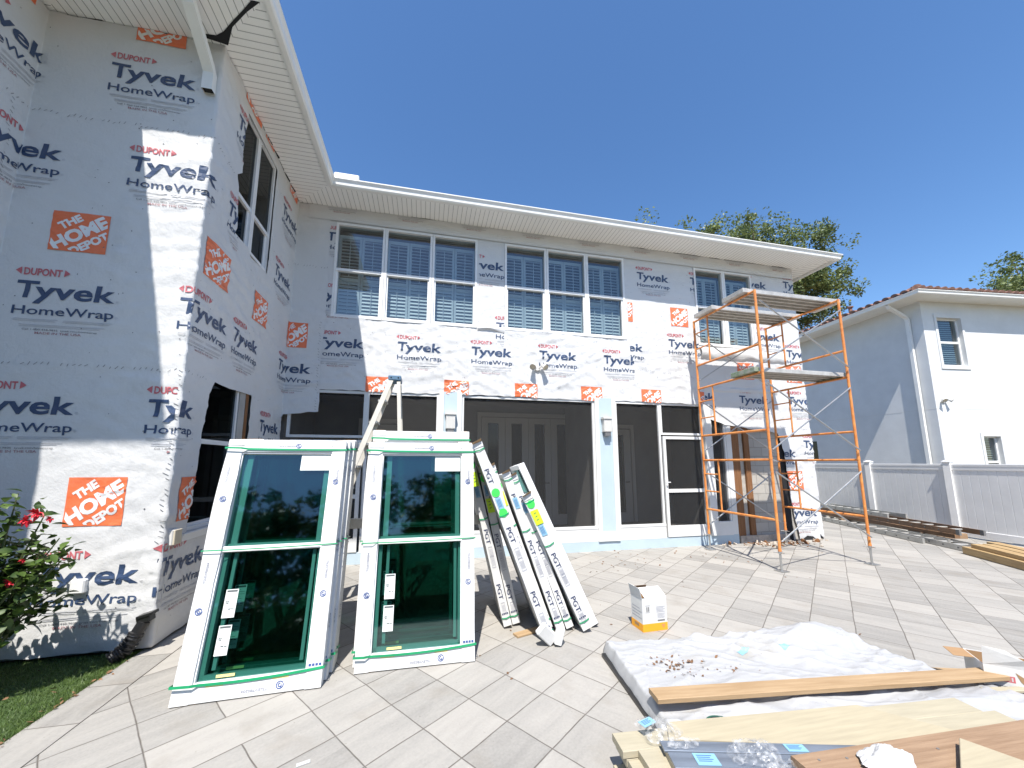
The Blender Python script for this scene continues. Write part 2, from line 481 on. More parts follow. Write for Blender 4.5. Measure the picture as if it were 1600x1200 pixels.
# ------------------------------------------------------------------ mesh builder
class MB:
    def __init__(s):
        s.v = []; s.f = []; s.m = []; s.mats = []
    def mi(s, name):
        if name not in s.mats:
            s.mats.append(name)
        return s.mats.index(name)
    def face(s, pts, m):
        b = len(s.v)
        s.v += [tuple(p) for p in pts]
        s.f.append(tuple(range(b, b + len(pts)))); s.m.append(s.mi(m))
    def mesh(s, vs, fs, m):
        b = len(s.v)
        s.v += [tuple(p) for p in vs]
        k = s.mi(m)
        for f in fs:
            s.f.append(tuple(b + i for i in f)); s.m.append(k)
    def box(s, a, b, m):
        x0, y0, z0 = (min(a[i], b[i]) for i in range(3)); x1, y1, z1 = (max(a[i], b[i]) for i in range(3))
        s.mesh([(x0, y0, z0), (x1, y0, z0), (x1, y1, z0), (x0, y1, z0), (x0, y0, z1), (x1, y0, z1), (x1, y1, z1), (x0, y1, z1)],
               [(0, 3, 2, 1), (4, 5, 6, 7), (0, 1, 5, 4), (1, 2, 6, 5), (2, 3, 7, 6), (3, 0, 4, 7)], m)
    def bbox(s, a, b, m, c=0.006):
        """box with chamfered edges"""
        x0, y0, z0 = (min(a[i], b[i]) for i in range(3)); x1, y1, z1 = (max(a[i], b[i]) for i in range(3))
        c = min(c, (x1 - x0) * .4, (y1 - y0) * .4, (z1 - z0) * .4)
        vs = []; idx = {}
        for sx in (0, 1):
            for sy in (0, 1):
                for sz in (0, 1):
                    X = (x0, x1)[sx]; Y = (y0, y1)[sy]; Z = (z0, z1)[sz]
                    ix = X + (c if sx == 0 else -c); iy = Y + (c if sy == 0 else -c); iz = Z + (c if sz == 0 else -c)
                    for ax, p in (('x', (X, iy, iz)), ('y', (ix, Y, iz)), ('z', (ix, iy, Z))):
                        idx[sx, sy, sz, ax] = len(vs); vs.append(p)
        fs = []
        I = lambda a, b_, c_, ax: idx[a, b_, c_, ax]
        fs.append((I(0,0,0,'x'), I(0,0,1,'x'), I(0,1,1,'x'), I(0,1,0,'x'))); fs.append((I(1,0,0,'x'), I(1,1,0,'x'), I(1,1,1,'x'), I(1,0,1,'x')))
        fs.append((I(0,0,0,'y'), I(1,0,0,'y'), I(1,0,1,'y'), I(0,0,1,'y'))); fs.append((I(0,1,0,'y'), I(0,1,1,'y'), I(1,1,1,'y'), I(1,1,0,'y')))
        fs.append((I(0,0,0,'z'), I(0,1,0,'z'), I(1,1,0,'z'), I(1,0,0,'z'))); fs.append((I(0,0,1,'z'), I(1,0,1,'z'), I(1,1,1,'z'), I(0,1,1,'z')))
        for p in (0, 1):
            for q in (0, 1):
                fs.append((I(0,p,q,'y'), I(1,p,q,'y'), I(1,p,q,'z'), I(0,p,q,'z')))
                fs.append((I(p,0,q,'x'), I(p,1,q,'x'), I(p,1,q,'z'), I(p,0,q,'z')))
                fs.append((I(p,q,0,'x'), I(p,q,1,'x'), I(p,q,1,'y'), I(p,q,0,'y')))
        for a_ in (0, 1):
            for b_ in (0, 1):
                for c_ in (0, 1):
                    fs.append((I(a_,b_,c_,'x'), I(a_,b_,c_,'y'), I(a_,b_,c_,'z')))
        s.mesh(vs, fs, m)
    def obox(s, M, a, b, m, c=0.0):
        """box from a to b in the frame of matrix M"""
        t = MB()
        (t.bbox(a, b, m, c) if c else t.box(a, b, m))
        s.mesh([M @ Vector(p) for p in t.v], t.f, m)
    def tube(s, p, q, r, m, n=10, r2=None, cap=True):
        p = Vector(p); q = Vector(q); d = (q - p).normalized()
        u = d.orthogonal().normalized(); w = d.cross(u)
        r2 = r if r2 is None else r2
        vs = []
        for c, rr in ((p, r), (q, r2)):
            for i in range(n):
                t = 2 * math.pi * i / n
                vs.append(c + (u * math.cos(t) + w * math.sin(t)) * rr)
        fs = [(i, (i + 1) % n, n + (i + 1) % n, n + i) for i in range(n)]
        if cap:
            fs += [tuple(range(n - 1, -1, -1)), tuple(range(n, 2 * n))]
        s.mesh(vs, fs, m)
    def path(s, pts, rad, m, n=8):
        """smooth tube through points, radius per point"""
        pts = [Vector(p) for p in pts]
        if isinstance(rad, (int, float)):
            rad = [rad] * len(pts)
        vs = []; up = None
        for i, p in enumerate(pts):
            d = (pts[min(i + 1, len(pts) - 1)] - pts[max(i - 1, 0)]).normalized()
            u = d.orthogonal().normalized() if up is None else (up - d * up.dot(d)).normalized()
            up = u; w = d.cross(u)
            for k in range(n):
                t = 2 * math.pi * k / n
                vs.append(p + (u * math.cos(t) + w * math.sin(t)) * rad[i])
        fs = []
        for i in range(len(pts) - 1):
            for k in range(n):
                fs.append((i * n + k, i * n + (k + 1) % n, (i + 1) * n + (k + 1) % n, (i + 1) * n + k))
        fs += [tuple(range(n - 1, -1, -1)), tuple(range((len(pts) - 1) * n, len(pts) * n))]
        s.mesh(vs, fs, m)
    def prism(s, poly, z0, z1, m):
        """vertical prism over a polygon in x, y"""
        n = len(poly)
        vs = [(x, y, z0) for x, y in poly] + [(x, y, z1) for x, y in poly]
        fs = [tuple(range(n - 1, -1, -1)), tuple(range(n, 2 * n))] + [(i, (i + 1) % n, n + (i + 1) % n, n + i) for i in range(n)]
        s.mesh(vs, fs, m)
    def sweep(s, prof, p0, p1, out, m, cap=True):
        """profile (distance outwards, height) carried from p0 to p1; out = outward direction at each end"""
        o0, o1 = (out if isinstance(out, tuple) and isinstance(out[0], Vector) else (Vector(out), Vector(out)))
        n = len(prof)
        vs = [Vector(p0) + o0 * a + Vector((0, 0, b)) for a, b in prof] + [Vector(p1) + o1 * a + Vector((0, 0, b)) for a, b in prof]
        fs = [(i, (i + 1) % n, n + (i + 1) % n, n + i) for i in range(n)]
        if cap:
            fs += [tuple(range(n - 1, -1, -1)), tuple(range(n, 2 * n))]
        s.mesh(vs, fs, m)
    def tr(s, M):
        s.v = [tuple(M @ Vector(p)) for p in s.v]
        return s
    def build(s, name, parent=None, smooth=False, world=True):
        me = bpy.data.meshes.new(name)
        off = Vector((0, 0, 0))
        if parent is not None and world:
            off = parent.location.copy()
            q = parent.parent
            while q is not None:
                off += q.location; q = q.parent
        me.from_pydata([(p[0] - off.x, p[1] - off.y, p[2] - off.z) for p in s.v], [], s.f)
        for mm in s.mats:
            me.materials.append(MATS[mm])
        me.polygons.foreach_set('material_index', s.m)
        if smooth:
            me.polygons.foreach_set('use_smooth', [True] * len(s.f))
        me.update()
        o = bpy.data.objects.new(name, me)
        COL.objects.link(o)
        if parent is not None:
            o.parent = parent
        return o

def fix_normals(o):
    import bmesh
    b = bmesh.new(); b.from_mesh(o.data)
    bmesh.ops.recalc_face_normals(b, faces=b.faces)
    b.to_mesh(o.data); b.free()
    return o

def tag(o, label=None, cat=None, group=None, kind=None):
    if label: o['label'] = label
    if cat: o['category'] = cat
    if group: o['group'] = group
    if kind: o['kind'] = kind
    elif cat: o['kind'] = 'thing'
    return o

def empty(name, loc=(0, 0, 0), label=None, cat=None, group=None, rot=(0, 0, 0)):
    o = bpy.data.objects.new(name, None)
    COL.objects.link(o)
    o.location = loc; o.rotation_euler = rot
    o.empty_display_size = 0.2
    return tag(o, label, cat, group)

def copy_tree(o, parent=None):
    c = o.copy(); COL.objects.link(c)
    if parent is not None:
        c.parent = parent
    for ch in list(o.children):
        copy_tree(ch, c)
    return c

# ------------------------------------------------------------------ lettering
GLYPH = {}
def text_tris(body, bold=0.0, shear=0.0):
    """triangles of a line of text, scaled to width 1 (x) and capital height 1 (y, from the baseline)"""
    key = (body, bold, shear)
    if key in GLYPH:
        return GLYPH[key]
    c = bpy.data.curves.new('lettering', 'FONT')
    c.body = body; c.resolution_u = 3; c.offset = bold; c.shear = shear
    o = bpy.data.objects.new('lettering', c)
    me = bpy.data.meshes.new_from_object(o)
    pts = [(v.co.x, v.co.y) for v in me.vertices]
    tris = []
    for p in me.polygons:
        ids = list(p.vertices)
        for i in range(1, len(ids) - 1):
            tris.append((ids[0], ids[i], ids[i + 1]))
    x0 = min(p[0] for p in pts); x1 = max(p[0] for p in pts)
    cap = 0.729 + bold
    out = [[((pts[i][0] - x0) / (x1 - x0), pts[i][1] / cap) for i in t] for t in tris]
    bpy.data.objects.remove(o); bpy.data.curves.remove(c); bpy.data.meshes.remove(me)
    GLYPH[key] = out
    return out

def clip_poly(poly, axis, val, keep_less):
    out = []
    n = len(poly)
    for i in range(n):
        a = poly[i]; b = poly[(i + 1) % n]
        ia = (a[axis] <= val) if keep_less else (a[axis] >= val)
        ib = (b[axis] <= val) if keep_less else (b[axis] >= val)
        if ia:
            out.append(a)
        if ia != ib:
            t = (val - a[axis]) / (b[axis] - a[axis])
            out.append((a[0] + (b[0] - a[0]) * t, a[1] + (b[1] - a[1]) * t))
    return out

def clip_rect(poly, u0, u1, v0, v1):
    for ax, val, less in ((0, u0, False), (0, u1, True), (1, v0, False), (1, v1, True)):
        poly = clip_poly(poly, ax, val, less)
        if len(poly) < 3:
            return []
    return poly

def split_long(tri, mx):
    """halve a triangle along its longest side until no side is longer than mx"""
    stack = [tri]; out = []
    while stack:
        t = stack.pop()
        L = [math.hypot(t[i][0] - t[(i + 1) % 3][0], t[i][1] - t[(i + 1) % 3][1]) for i in range(3)]
        k = L.index(max(L))
        if L[k] <= mx:
            out.append(t); continue
        a, b, c = t[k], t[(k + 1) % 3], t[(k + 2) % 3]
        m = ((a[0] + b[0]) / 2, (a[1] + b[1]) / 2)
        stack += [(a, m, c), (m, b, c)]
    return out

def put_text(mb, body, M, width, height, m, bold=0.0, shear=0.0, off=0.0):
    """lettering in the x-y plane of matrix M, left end of the baseline at its origin"""
    for t in text_tris(body, bold, shear):
        mb.face([M @ Vector((p[0] * width, p[1] * height, off)) for p in t], m)

def merge_into(o, mb, local=False):
    """add faces to the mesh of an object already built; world coordinates unless local"""
    inv = Matrix() if local else o.matrix_basis.inverted()
    me = o.data
    b = len(me.vertices)
    vs = [v.co[:] for v in me.vertices] + [tuple(inv @ Vector(q)) for q in mb.v]
    fs = [tuple(f.vertices) for f in me.polygons] + [tuple(b + i for i in f) for f in mb.f]
    names = [m.name for m in me.materials]
    mi = [f.material_index for f in me.polygons]; sm = [f.use_smooth for f in me.polygons] + [False] * len(mb.f)
    for nm in mb.mats:
        if nm not in names: names.append(nm)
    mi += [names.index(mb.mats[k]) for k in mb.m]
    new = bpy.data.meshes.new(me.name)
    new.from_pydata(vs, [], fs)
    for nm in names: new.materials.append(MATS[nm])
    new.polygons.foreach_set('material_index', mi); new.polygons.foreach_set('use_smooth', sm); new.update()
    o.data = new
    return o
# ------------------------------------------------------------------ ground
mb = MB()
mb.face([(-150, -150, -0.06), (150, -150, -0.06), (150, 250, -0.06), (-150, 250, -0.06)], 'soil')
tag(mb.build('ground'), kind='structure')
mb = MB()
mb.face([(-2.15, -14, 0), (13.6, -14, 0), (13.6, 22, 0), (-2.15, 22, 0)], 'paver_slabs')
tag(mb.build('paver_patio'), kind='structure')
mb = MB()
mb.box((-2.45, -14, -0.05), (-2.15, 6.9, 0.004), 'paver_border_slabs')
tag(mb.build('paver_path'), kind='structure')
mb = MB()
mb.face([(-14, -14, -0.012), (-2.45, -14, -0.012), (-2.45, 4.3, -0.012), (-14, 4.3, -0.012)], 'turf_base')
tag(mb.build('lawn'), kind='structure')
rnd = random.Random(3)
mb = MB()
vs = []; fs = []
for i in range(34000):
    x = -2.44 - 2.3 * rnd.random() ** 1.35; y = 2.35 + 1.92 * rnd.random()
    h = rnd.uniform(0.012, 0.032) * (1.25 if x > -2.5 else 1.0); a = rnd.random() * 6.283; w = rnd.uniform(0.0016, 0.003)
    lx, ly = rnd.gauss(0, .014), rnd.gauss(0, .014)
    dx, dy = math.cos(a) * w, math.sin(a) * w
    b = len(vs)
    vs += [(x - dx, y - dy, -0.012), (x + dx, y + dy, -0.012), (x + lx, y + ly, h - 0.012)]
    fs.append((b, b + 1, b + 2))
mb.mesh(vs, fs, 'turf_blade')
tag(mb.build('grass'), 'short dense green turf beside the paver border', 'grass', kind='stuff')

# ------------------------------------------------------------------ the house
FY, WX, LY, NX = 6.92, -2.41, 4.277, -4.03       # facade, wing side, wing front, near-left block
SC1 = 0.0; SC2 = WX - NX; SC3 = SC2 + FY - LY
def sw(y): return SC2 + y - LY
def sf(x): return SC3 + x - WX
NRM = [Vector((1, 0, 0)), Vector((0, -1, 0)), Vector((1, 0, 0)), Vector((0, -1, 0))]
def strip(s, z, d=0.0):
    if s < SC1: p = Vector((NX, LY + s, z)); k = 0
    elif s < SC2: p = Vector((NX + s, LY, z)); k = 1
    elif s < SC3: p = Vector((WX, LY + s - SC2, z)); k = 2
    else: p = Vector((WX + s - SC3, FY, z)); k = 3
    n = NRM[k].copy()
    for c, a, b in ((SC1, 0, 1), (SC2, 1, 2), (SC3, 2, 3)):
        t = abs(s - c)
        if t < 0.045:
            n += NRM[b if k == a else a] * (1 - t / 0.045)
    return p + n * d

FOLDS = []
rnd = random.Random(41)
for k in range(8):                                   # long pulls from the wing corner across the side wall
    FOLDS.append(((SC2 - .05, 4.35 - .13 * k), (SC2 + rnd.uniform(1.2, 2.5), 4.05 - .19 * k + rnd.uniform(-.1, .1)), rnd.uniform(.010, .018), rnd.uniform(.018, .034)))
for k in range(16):                                  # short creases on the sunlit front near the corner
    z = rnd.uniform(1.2, 5.0); a = SC2 - rnd.uniform(.0, .15)
    FOLDS.append(((a, z), (a - rnd.uniform(.25, .7), z + rnd.uniform(-.22, .12)), rnd.uniform(.006, .012), rnd.uniform(.012, .024)))
for k in range(46):                                  # slack over the porch
    s_ = SC3 + rnd.uniform(.8, 8.2); z = rnd.uniform(3.0, 4.22); a = rnd.choice((-1, 1)) * rnd.uniform(.1, .75); L = rnd.uniform(.3, .95)
    FOLDS.append(((s_, z), (s_ + math.cos(a) * L, z + math.sin(a) * L), rnd.uniform(.007, .016), rnd.uniform(.014, .032)))
for k in range(18):
    s_ = SC3 + rnd.choice((rnd.uniform(6.6, 8.3), rnd.uniform(10.0, 11.0), rnd.uniform(3.4, 3.8))); z = rnd.uniform(4.3, 5.9); a = rnd.uniform(-1.2, 1.2); L = rnd.uniform(.3, .8)
    FOLDS.append(((s_, z), (s_ + math.cos(a) * L, z + math.sin(a) * L), rnd.uniform(.004, .009), rnd.uniform(.014, .03)))
for k in range(26):
    s_ = rnd.uniform(.1, SC2); z = rnd.uniform(.2, 6.0); a = rnd.uniform(-.9, .9); L = rnd.uniform(.25, .7)
    FOLDS.append(((s_, z), (s_ + math.cos(a) * L, z + math.sin(a) * L), rnd.uniform(.003, .007), rnd.uniform(.014, .03)))
FB = [(min(a[0], b[0]) - 3 * w, max(a[0], b[0]) + 3 * w, min(a[1], b[1]) - 3 * w, max(a[1], b[1]) + 3 * w, a, b, h, w) for a, b, h, w in FOLDS]
def folds(s, z):
    t_ = 0.0
    for s0, s1, z0, z1, a, b, h, w in FB:
        if s0 < s < s1 and z0 < z < z1:
            dx, dz = b[0] - a[0], b[1] - a[1]; L2 = dx * dx + dz * dz
            u = ((s - a[0]) * dx + (z - a[1]) * dz) / L2
            u = min(1, max(0, u)); d = math.hypot(s - a[0] - u * dx, z - a[1] - u * dz - .03 * math.sin(u * 3.1))
            if d < 3 * w:
                t_ += h * math.exp(-(d / w) ** 2) * math.sin(math.pi * min(.97, max(.03, u))) ** .6
    return t_
def wrinkle(s, z):
    """how far the sheet stands off the wall"""
    amp = 1.35
    if s > SC3 and z < 4.4: amp = 2.6
    if SC2 - 0.7 < s < SC2 + 0.4: amp = 1.9 + 0.9 * math.exp(-((z - 3.9) / 1.0) ** 2)
    elif SC2 + .4 <= s < SC3 and z < 4.4: amp = 2.4
    h = folds(s, z) + 0.008 * (1 + noise.noise(Vector((s * 0.9, z * 0.9, 1.3))))
    m = noise.noise(Vector((s * 0.7, z * 0.8, 9.1)))
    for i, (ang, fu, fv, a) in enumerate(((0.35, 1.3, 8.0, 0.0050), (-0.55, 1.1, 7.0, 0.0050), (1.2, 1.2, 10.0, 0.0032), (-0.1, 2.2, 17.0, 0.0030), (0.15, 0.7, 4.5, 0.0055))):
        c, n = math.cos(ang), math.sin(ang)
        u, v = s * c + z * n, -s * n + z * c
        w = noise.noise(Vector((u * fu, v * fv, 4.0 + 3 * i)))
        k = 0.5 + 0.9 * noise.noise(Vector((s * 0.8 + 7 * i, z * 0.8, 2.0)))
        h += a * amp * max(0.0, k) * (1 - abs(w) * 2.0) ** 2 * (1 if abs(w) < .5 else 0)
    return h

def inside(pt, poly):
    x, y = pt; r = False; n = len(poly)
    for i in range(n):
        (x1, y1), (x2, y2) = poly[i], poly[(i + 1) % n]
        if (y1 > y) != (y2 > y) and x < (x2 - x1) * (y - y1) / (y2 - y1) + x1:
            r = not r
    return r

def dens(poly, step=0.06, wob=0.0, seed=0):
    out = []
    r_ = random.Random(seed)
    n = len(poly)
    for i in range(n):
        a, b = poly[i], poly[(i + 1) % n]
        L = math.hypot(b[0] - a[0], b[1] - a[1]); k = max(1, int(L / step))
        for j in range(k):
            t = j / k
            w = wob * noise.noise(Vector((a[0] + (b[0] - a[0]) * t * 1.0, a[1] + (b[1] - a[1]) * t, seed)) * 6)
            w2 = wob * noise.noise(Vector((a[0] + (b[0] - a[0]) * t * 1.0, a[1] + (b[1] - a[1]) * t, seed + 5)) * 6)
            out.append((a[0] + (b[0] - a[0]) * t + w, a[1] + (b[1] - a[1]) * t + w2))
    return out

def sheet(mb, outer, holes, off, step=0.042, wob=0.02, seed=1, hfun=wrinkle, mname='wrap_sheet', corners=(SC1, SC2, SC3), holewob=None):
    """a wrinkled sheet over the strip: outline and openings in (s, z); adds prints through the returned function"""
    outer = dens(outer, step, wob, seed)
    hs = [dens(h, step, w, seed + 3 + i) for i, (h, w) in enumerate(holes)]
    pts = []; edges = []
    for poly in [outer] + hs:
        b = len(pts); pts += poly
        edges += [(b + i, b + (i + 1) % len(poly)) for i in range(len(poly))]
    s0 = min(p[0] for p in outer); s1 = max(p[0] for p in outer); z0 = min(p[1] for p in outer); z1 = max(p[1] for p in outer)
    r_ = random.Random(seed)
    z = z0 + step / 2
    while z < z1:
        s = s0 + step / 2
        while s < s1:
            q = (s + r_.uniform(-.3, .3) * step, z + r_.uniform(-.3, .3) * step)
            if all(abs(q[0] - c) > 0.02 for c in corners) and inside(q, outer) and not any(inside(q, h) for h in hs):
                pts.append(q)
            s += step
        for c in corners:
            for e in (-0.018, 0.0, 0.018):
                q = (c + e, z)
                if s0 < c < s1 and inside(q, outer) and not any(inside(q, h) for h in hs):
                    pts.append(q)
        z += step
    co, _, tris, *_ = delaunay_2d_cdt([Vector(p) for p in pts], edges, [], 0, 1e-5)
    keep = []
    for t in tris:
        c = ((co[t[0]].x + co[t[1]].x + co[t[2]].x) / 3, (co[t[0]].y + co[t[1]].y + co[t[2]].y) / 3)
        if inside(c, outer) and not any(inside(c, h) for h in hs):
            keep.append(t)
    mb.mesh([strip(p.x, p.y, off + hfun(p.x, p.y)) for p in co], keep, mname)
    def stamp(polys):
        """polys: (list of 2-D triangles, material)"""
        for tri, m in polys:
            for t in split_long(tri, 0.045):
                c = (sum(p[0] for p in t) / 3, sum(p[1] for p in t) / 3)
                if inside(c, outer) and not any(inside(c, h) for h in hs):
                    e = 0.0068 if m == 'ink_white' else 0.0048
                    mb.face([strip(p[0], p[1], off + hfun(p[0], p[1]) + e) for p in t], m)
    return stamp

BIG = (-1e9, 1e9, -1e9, 1e9)
def fan(poly):
    return [(poly[0], poly[i], poly[i + 1]) for i in range(1, len(poly) - 1)]

def block(s0, z0, sc=1.0, scv=1.0, clip=BIG, only_lines=False):
    """the printed block of the house wrap: T's upper left corner at (s0, z0)"""
    out = []
    def add(tri, m):
        p = clip_rect([(s0 + a * sc, z0 + b * scv) for a, b in tri], *clip)
        for t in (fan(p) if len(p) > 2 else []):
            out.append((t, m))
    def txt(body, u0, u1, vb, cap, m, bold=0.0, shear=0.0):
        for t in text_tris(body, bold, shear):
            add([(u0 + p[0] * (u1 - u0), vb + p[1] * cap) for p in t], m)
    def rect(u0, v0, u1, v1, m):
        q = [(u0, v0), (u1, v0), (u1, v1), (u0, v1)]
        for t in fan(q): add(t, m)
    if not only_lines:
        txt('DUPONT', 0.035, 0.335, 0.048, 0.075, 'ink_red', 0.03)
        add([(-0.03, 0.085), (0.018, 0.048), (0.018, 0.122)], 'ink_red')
        add([(0.40, 0.085), (0.352, 0.122), (0.352, 0.048)], 'ink_red')
        txt('T', 0.0, 0.172, -0.178, 0.178, 'ink_navy', 0.024, 0.05)
        txt('yvek', 0.138, 0.79, -0.178, 0.175, 'ink_navy', 0.024, 0.05)
        txt('HomeWrap', -0.005, 0.80, -0.345, 0.088, 'ink_navy', 0.010)
        txt('®', 0.80, 0.825, -0.178, 0.025, 'ink_grey')
        txt('®', 0.81, 0.835, -0.345, 0.025, 'ink_grey')
    for v, a, b in ((-0.396, 0.02, 0.36), (-0.396, 0.40, 0.80), (-0.411, 0.02, 0.34), (-0.411, 0.40, 0.78), (-0.450, 0.07, 0.74), (-0.465, 0.07, 0.70)):
        rect(a, v, b, v + 0.006, 'ink_grey')
    txt('Call 1-800-448-9835  tyvek.com/homewrap', 0.10, 0.68, -0.500, 0.017, 'ink_black')
    txt('MADE IN THE USA', 0.20, 0.56, -0.535, 0.024, 'ink_maroon', 0.01)
    return out

def store_logo(s0, z1, w, h, clip=BIG):
    """orange square print with slanting white lettering, upper left corner at (s0, z1)"""
    out = []
    q = clip_rect([(s0, z1 - h), (s0 + w, z1 - h), (s0 + w, z1), (s0, z1)], *clip)
    if len(q) < 3:
        return out
    for t in fan(q): out.append((t, 'ink_orange'))
    a = R(39); ca, sa = math.cos(a), math.sin(a)
    cl = (max(clip[0], s0 + .012), min(clip[1], s0 + w - .012), max(clip[2], z1 - h + .012), min(clip[3], z1 - .012))
    def txt(body, cx, cy, L, cap):
        for t in text_tris(body, 0.05):
            p = []
            for u, v in t:
                x = (u - 0.5) * L; y = (v - 0.5) * cap
                p.append((s0 + w * (cx + x * ca - y * sa * 0.8), z1 - h + h * (cy + x * sa + y * ca)))
            p = clip_rect(p, *cl)
            for t2 in (fan(p) if len(p) > 2 else []): out.append((t2, 'ink_white'))
    txt('THE', 0.31, 0.755, 0.46, 0.20)
    txt('HOME', 0.49, 0.50, 1.16, 0.33)
    txt('DEPOT', 0.69, 0.245, 0.80, 0.21)
    return out

def seam_marks(a, b, seed, k=1.0):
    """printed dashes that run along the edge of a roll"""
    out = []; r_ = random.Random(seed)
    L = math.hypot(b[0] - a[0], b[1] - a[1]); d = ((b[0] - a[0]) / L, (b[1] - a[1]) / L); n = (-d[1], d[0])
    t = 0.0; i = 0
    while t < L:
        ln = r_.uniform(.022, .038) * k; w = 0.0055 * k; j = r_.uniform(-.012, .012)
        ang = r_.uniform(0.5, 1.2)
        c = (a[0] + d[0] * t + n[0] * j, a[1] + d[1] * t + n[1] * j)
        ux = (d[0] * math.cos(ang) + n[0] * math.sin(ang), d[1] * math.cos(ang) + n[1] * math.sin(ang)); uy = (-ux[1], ux[0])
        q = [(c[0] + ux[0] * sx * ln / 2 + uy[0] * sy * w / 2, c[1] + ux[1] * sx * ln / 2 + uy[1] * sy * w / 2) for sx, sy in ((-1, -1), (1, -.4), (1, 1), (-1, .6))]
        for tri in fan(q): out.append((tri, 'ink_black'))
        i += 1
        t += 0.048 * k if i % 5 else 0.10 * k
    return out

def staples(a, b, c, d, n, seed):
    r_ = random.Random(seed); out = []
    for i in range(n):
        s = r_.uniform(a, b); z = r_.uniform(c, d); w = r_.uniform(.003, .008); h = r_.uniform(.003, .007)
        for t in fan([(s - w, z - h), (s + w, z - h * .6), (s + w * .7, z + h), (s - w * .6, z + h)]): out.append((t, 'ink_black'))
    return out

house = empty('house', (WX, FY, 0), 'long two-storey house wrapped in white printed sheeting, its walls unfinished', 'house')

# --- openings on the facade (x0, x1, z0, z1)
UP = [(-1.73, 0.915, 4.29, 6.13, 3), (1.47, 4.135, 4.29, 6.13, 3), (5.90, 7.475, 4.29, 6.13, 2)]

def wall_panel(mb, u0, u1, z0, z1, holes, w0, w1, f, m):
    us = sorted({u0, u1, *[h[0] for h in holes], *[h[1] for h in holes]}); zs = sorted({z0, z1, *[h[2] for h in holes], *[h[3] for h in holes]})
    for i in range(len(us) - 1):
        for j in range(len(zs) - 1):
            uc, zc = (us[i] + us[i + 1]) / 2, (zs[j] + zs[j + 1]) / 2
            if u0 < uc < u1 and z0 < zc < z1 and not any(h[0] < uc < h[1] and h[2] < zc < h[3] for h in holes):
                mb.box(f(us[i], w0, zs[j]), f(us[i + 1], w1, zs[j + 1]), m)
fac = lambda u, w, z: (u, FY - w, z)
wng = lambda u, w, z: (WX + w, u, z)

mb = MB()
wall_panel(mb, WX - .2, 8.72, 3.0, 6.43, [h[:4] for h in UP], -0.03, -0.22, fac, 'sheathing')
wall_panel(mb, LY + .03, FY, 0, 6.43, [(4.76, 5.89, 4.50, 6.25), (4.56, 5.46, 0.98, 2.80)], -0.03, -0.22, wng, 'stucco_grey')
mb.box((NX - .02, LY + .03, 0), (WX - .22, LY + .22, 6.43), 'stucco_grey')
mb.box((NX - .22, 2.42, 0), (NX - .03, LY + .22, 6.43), 'stucco_grey')
mb.box((-9, 2.42, 0), (NX - .22, 2.62, 6.43), 'stucco_grey')
mb.box((-9.2, 2.42, 0), (-9, 14, 6.43), 'stucco_grey')
mb.box((-9, 14, 0), (8.72, 14.2, 6.43), 'stucco_grey')
mb.box((8.5, FY + .22, 0), (8.70, 14, 6.43), 'stucco_grey')
mb.box((-9, 7.15, 3.06), (8.5, 14, 3.2), 'interior_wall')      # floor between the storeys
mb.box((-9, 2.63, 6.445), (NX - .05, 4.5, 6.5), 'interior_wall')  # upper ceiling
mb.box((-9, 4.5, 6.445), (WX - .05, 7.0, 6.5), 'interior_wall')
mb.box((-9, 7.0, 6.445), (8.6, 14, 6.5), 'interior_wall')
mb.box((-9, 2.63, 3.06), (NX - .23, 4.5, 3.2), 'interior_wall')
mb.box((-9, 4.5, 3.06), (WX - .25, 7.15, 3.2), 'interior_wall')
mb.box((-2.66, 7.15, 0), (-2.5, 14, 3.06), 'interior_wall')
mb.box((6.1, 10.5, 3.2), (6.2, 14, 6.43), 'dark_interior')
mb.build('wall', house)

# --- wrap
mb = MB()
hole_up = [(sw(y), z) for y, z in ((4.908, 6.226), (4.904, 6.071), (4.863, 5.899), (4.875, 5.707), (4.906, 5.355), (4.789, 5.244), (4.862, 5.127), (4.922, 4.60), (4.863, 4.48), (5.05, 4.52), (5.259, 4.54), (5.33, 4.44), (5.60, 4.47), (5.86, 4.49), (5.90, 6.24))]
hole_lo = [(sw(y), z) for y, z in ((4.793, 2.60), (4.72, 2.45), (4.652, 1.912), (4.627, 1.571), (4.603, 1.242), (4.57, 0.98), (5.66, 0.98), (5.72, 2.0), (5.74, 2.62), (5.25, 2.60))]
st = sheet(mb, [(-1.82, 0.015), (SC2 - .3, 0.03), (4.255, 0.02), (4.258, 2.45), (sf(-2.36), 2.50), (sf(-2.1), 2.53), (sf(-1.81), 2.57), (sf(-1.84), 3.4), (sf(-1.80), 4.26), (sf(-1.83), 6.42), (-1.82, 6.42)],
           [(hole_up, 0.006), (hole_lo, 0.008)], 0.012, seed=2)
left_clip = (-9, SC2 - 0.05, -9, 9)
P = []
for s0, z0, c in ((0.638, 5.955, 1), (-0.735, 5.955, 1), (0.937, 4.885, 1), (-0.433, 4.885, 1), (0.196, 3.43, 1), (-1.17, 3.43, 1), (0.01, 2.315, 1), (-1.36, 2.315, 1), (0.70, 0.78, 1), (-0.67, 0.78, 1)):
    P += block(s0, z0)
P += block(1.383, 2.316, clip=(-9, 1.597, -9, 9)) + block(1.0, 2.32, clip=(1.605, 9, -9, 9))
P += block(1.535, 3.385, 0.93) + block(2.422, 3.39, 0.86) + block(3.90, 3.40, 1.0)
P += block(3.464, 4.82, 0.83) + block(2.03, 4.83, 0.83, clip=(-9, 2.3, -9, 9)) + block(3.578, 5.94, 0.83) + block(2.035, 6.02, 0.83)
P += block(3.40, 2.33, 0.88) + block(1.60, 0.81, 0.85) + block(2.9, 0.81, 0.85)
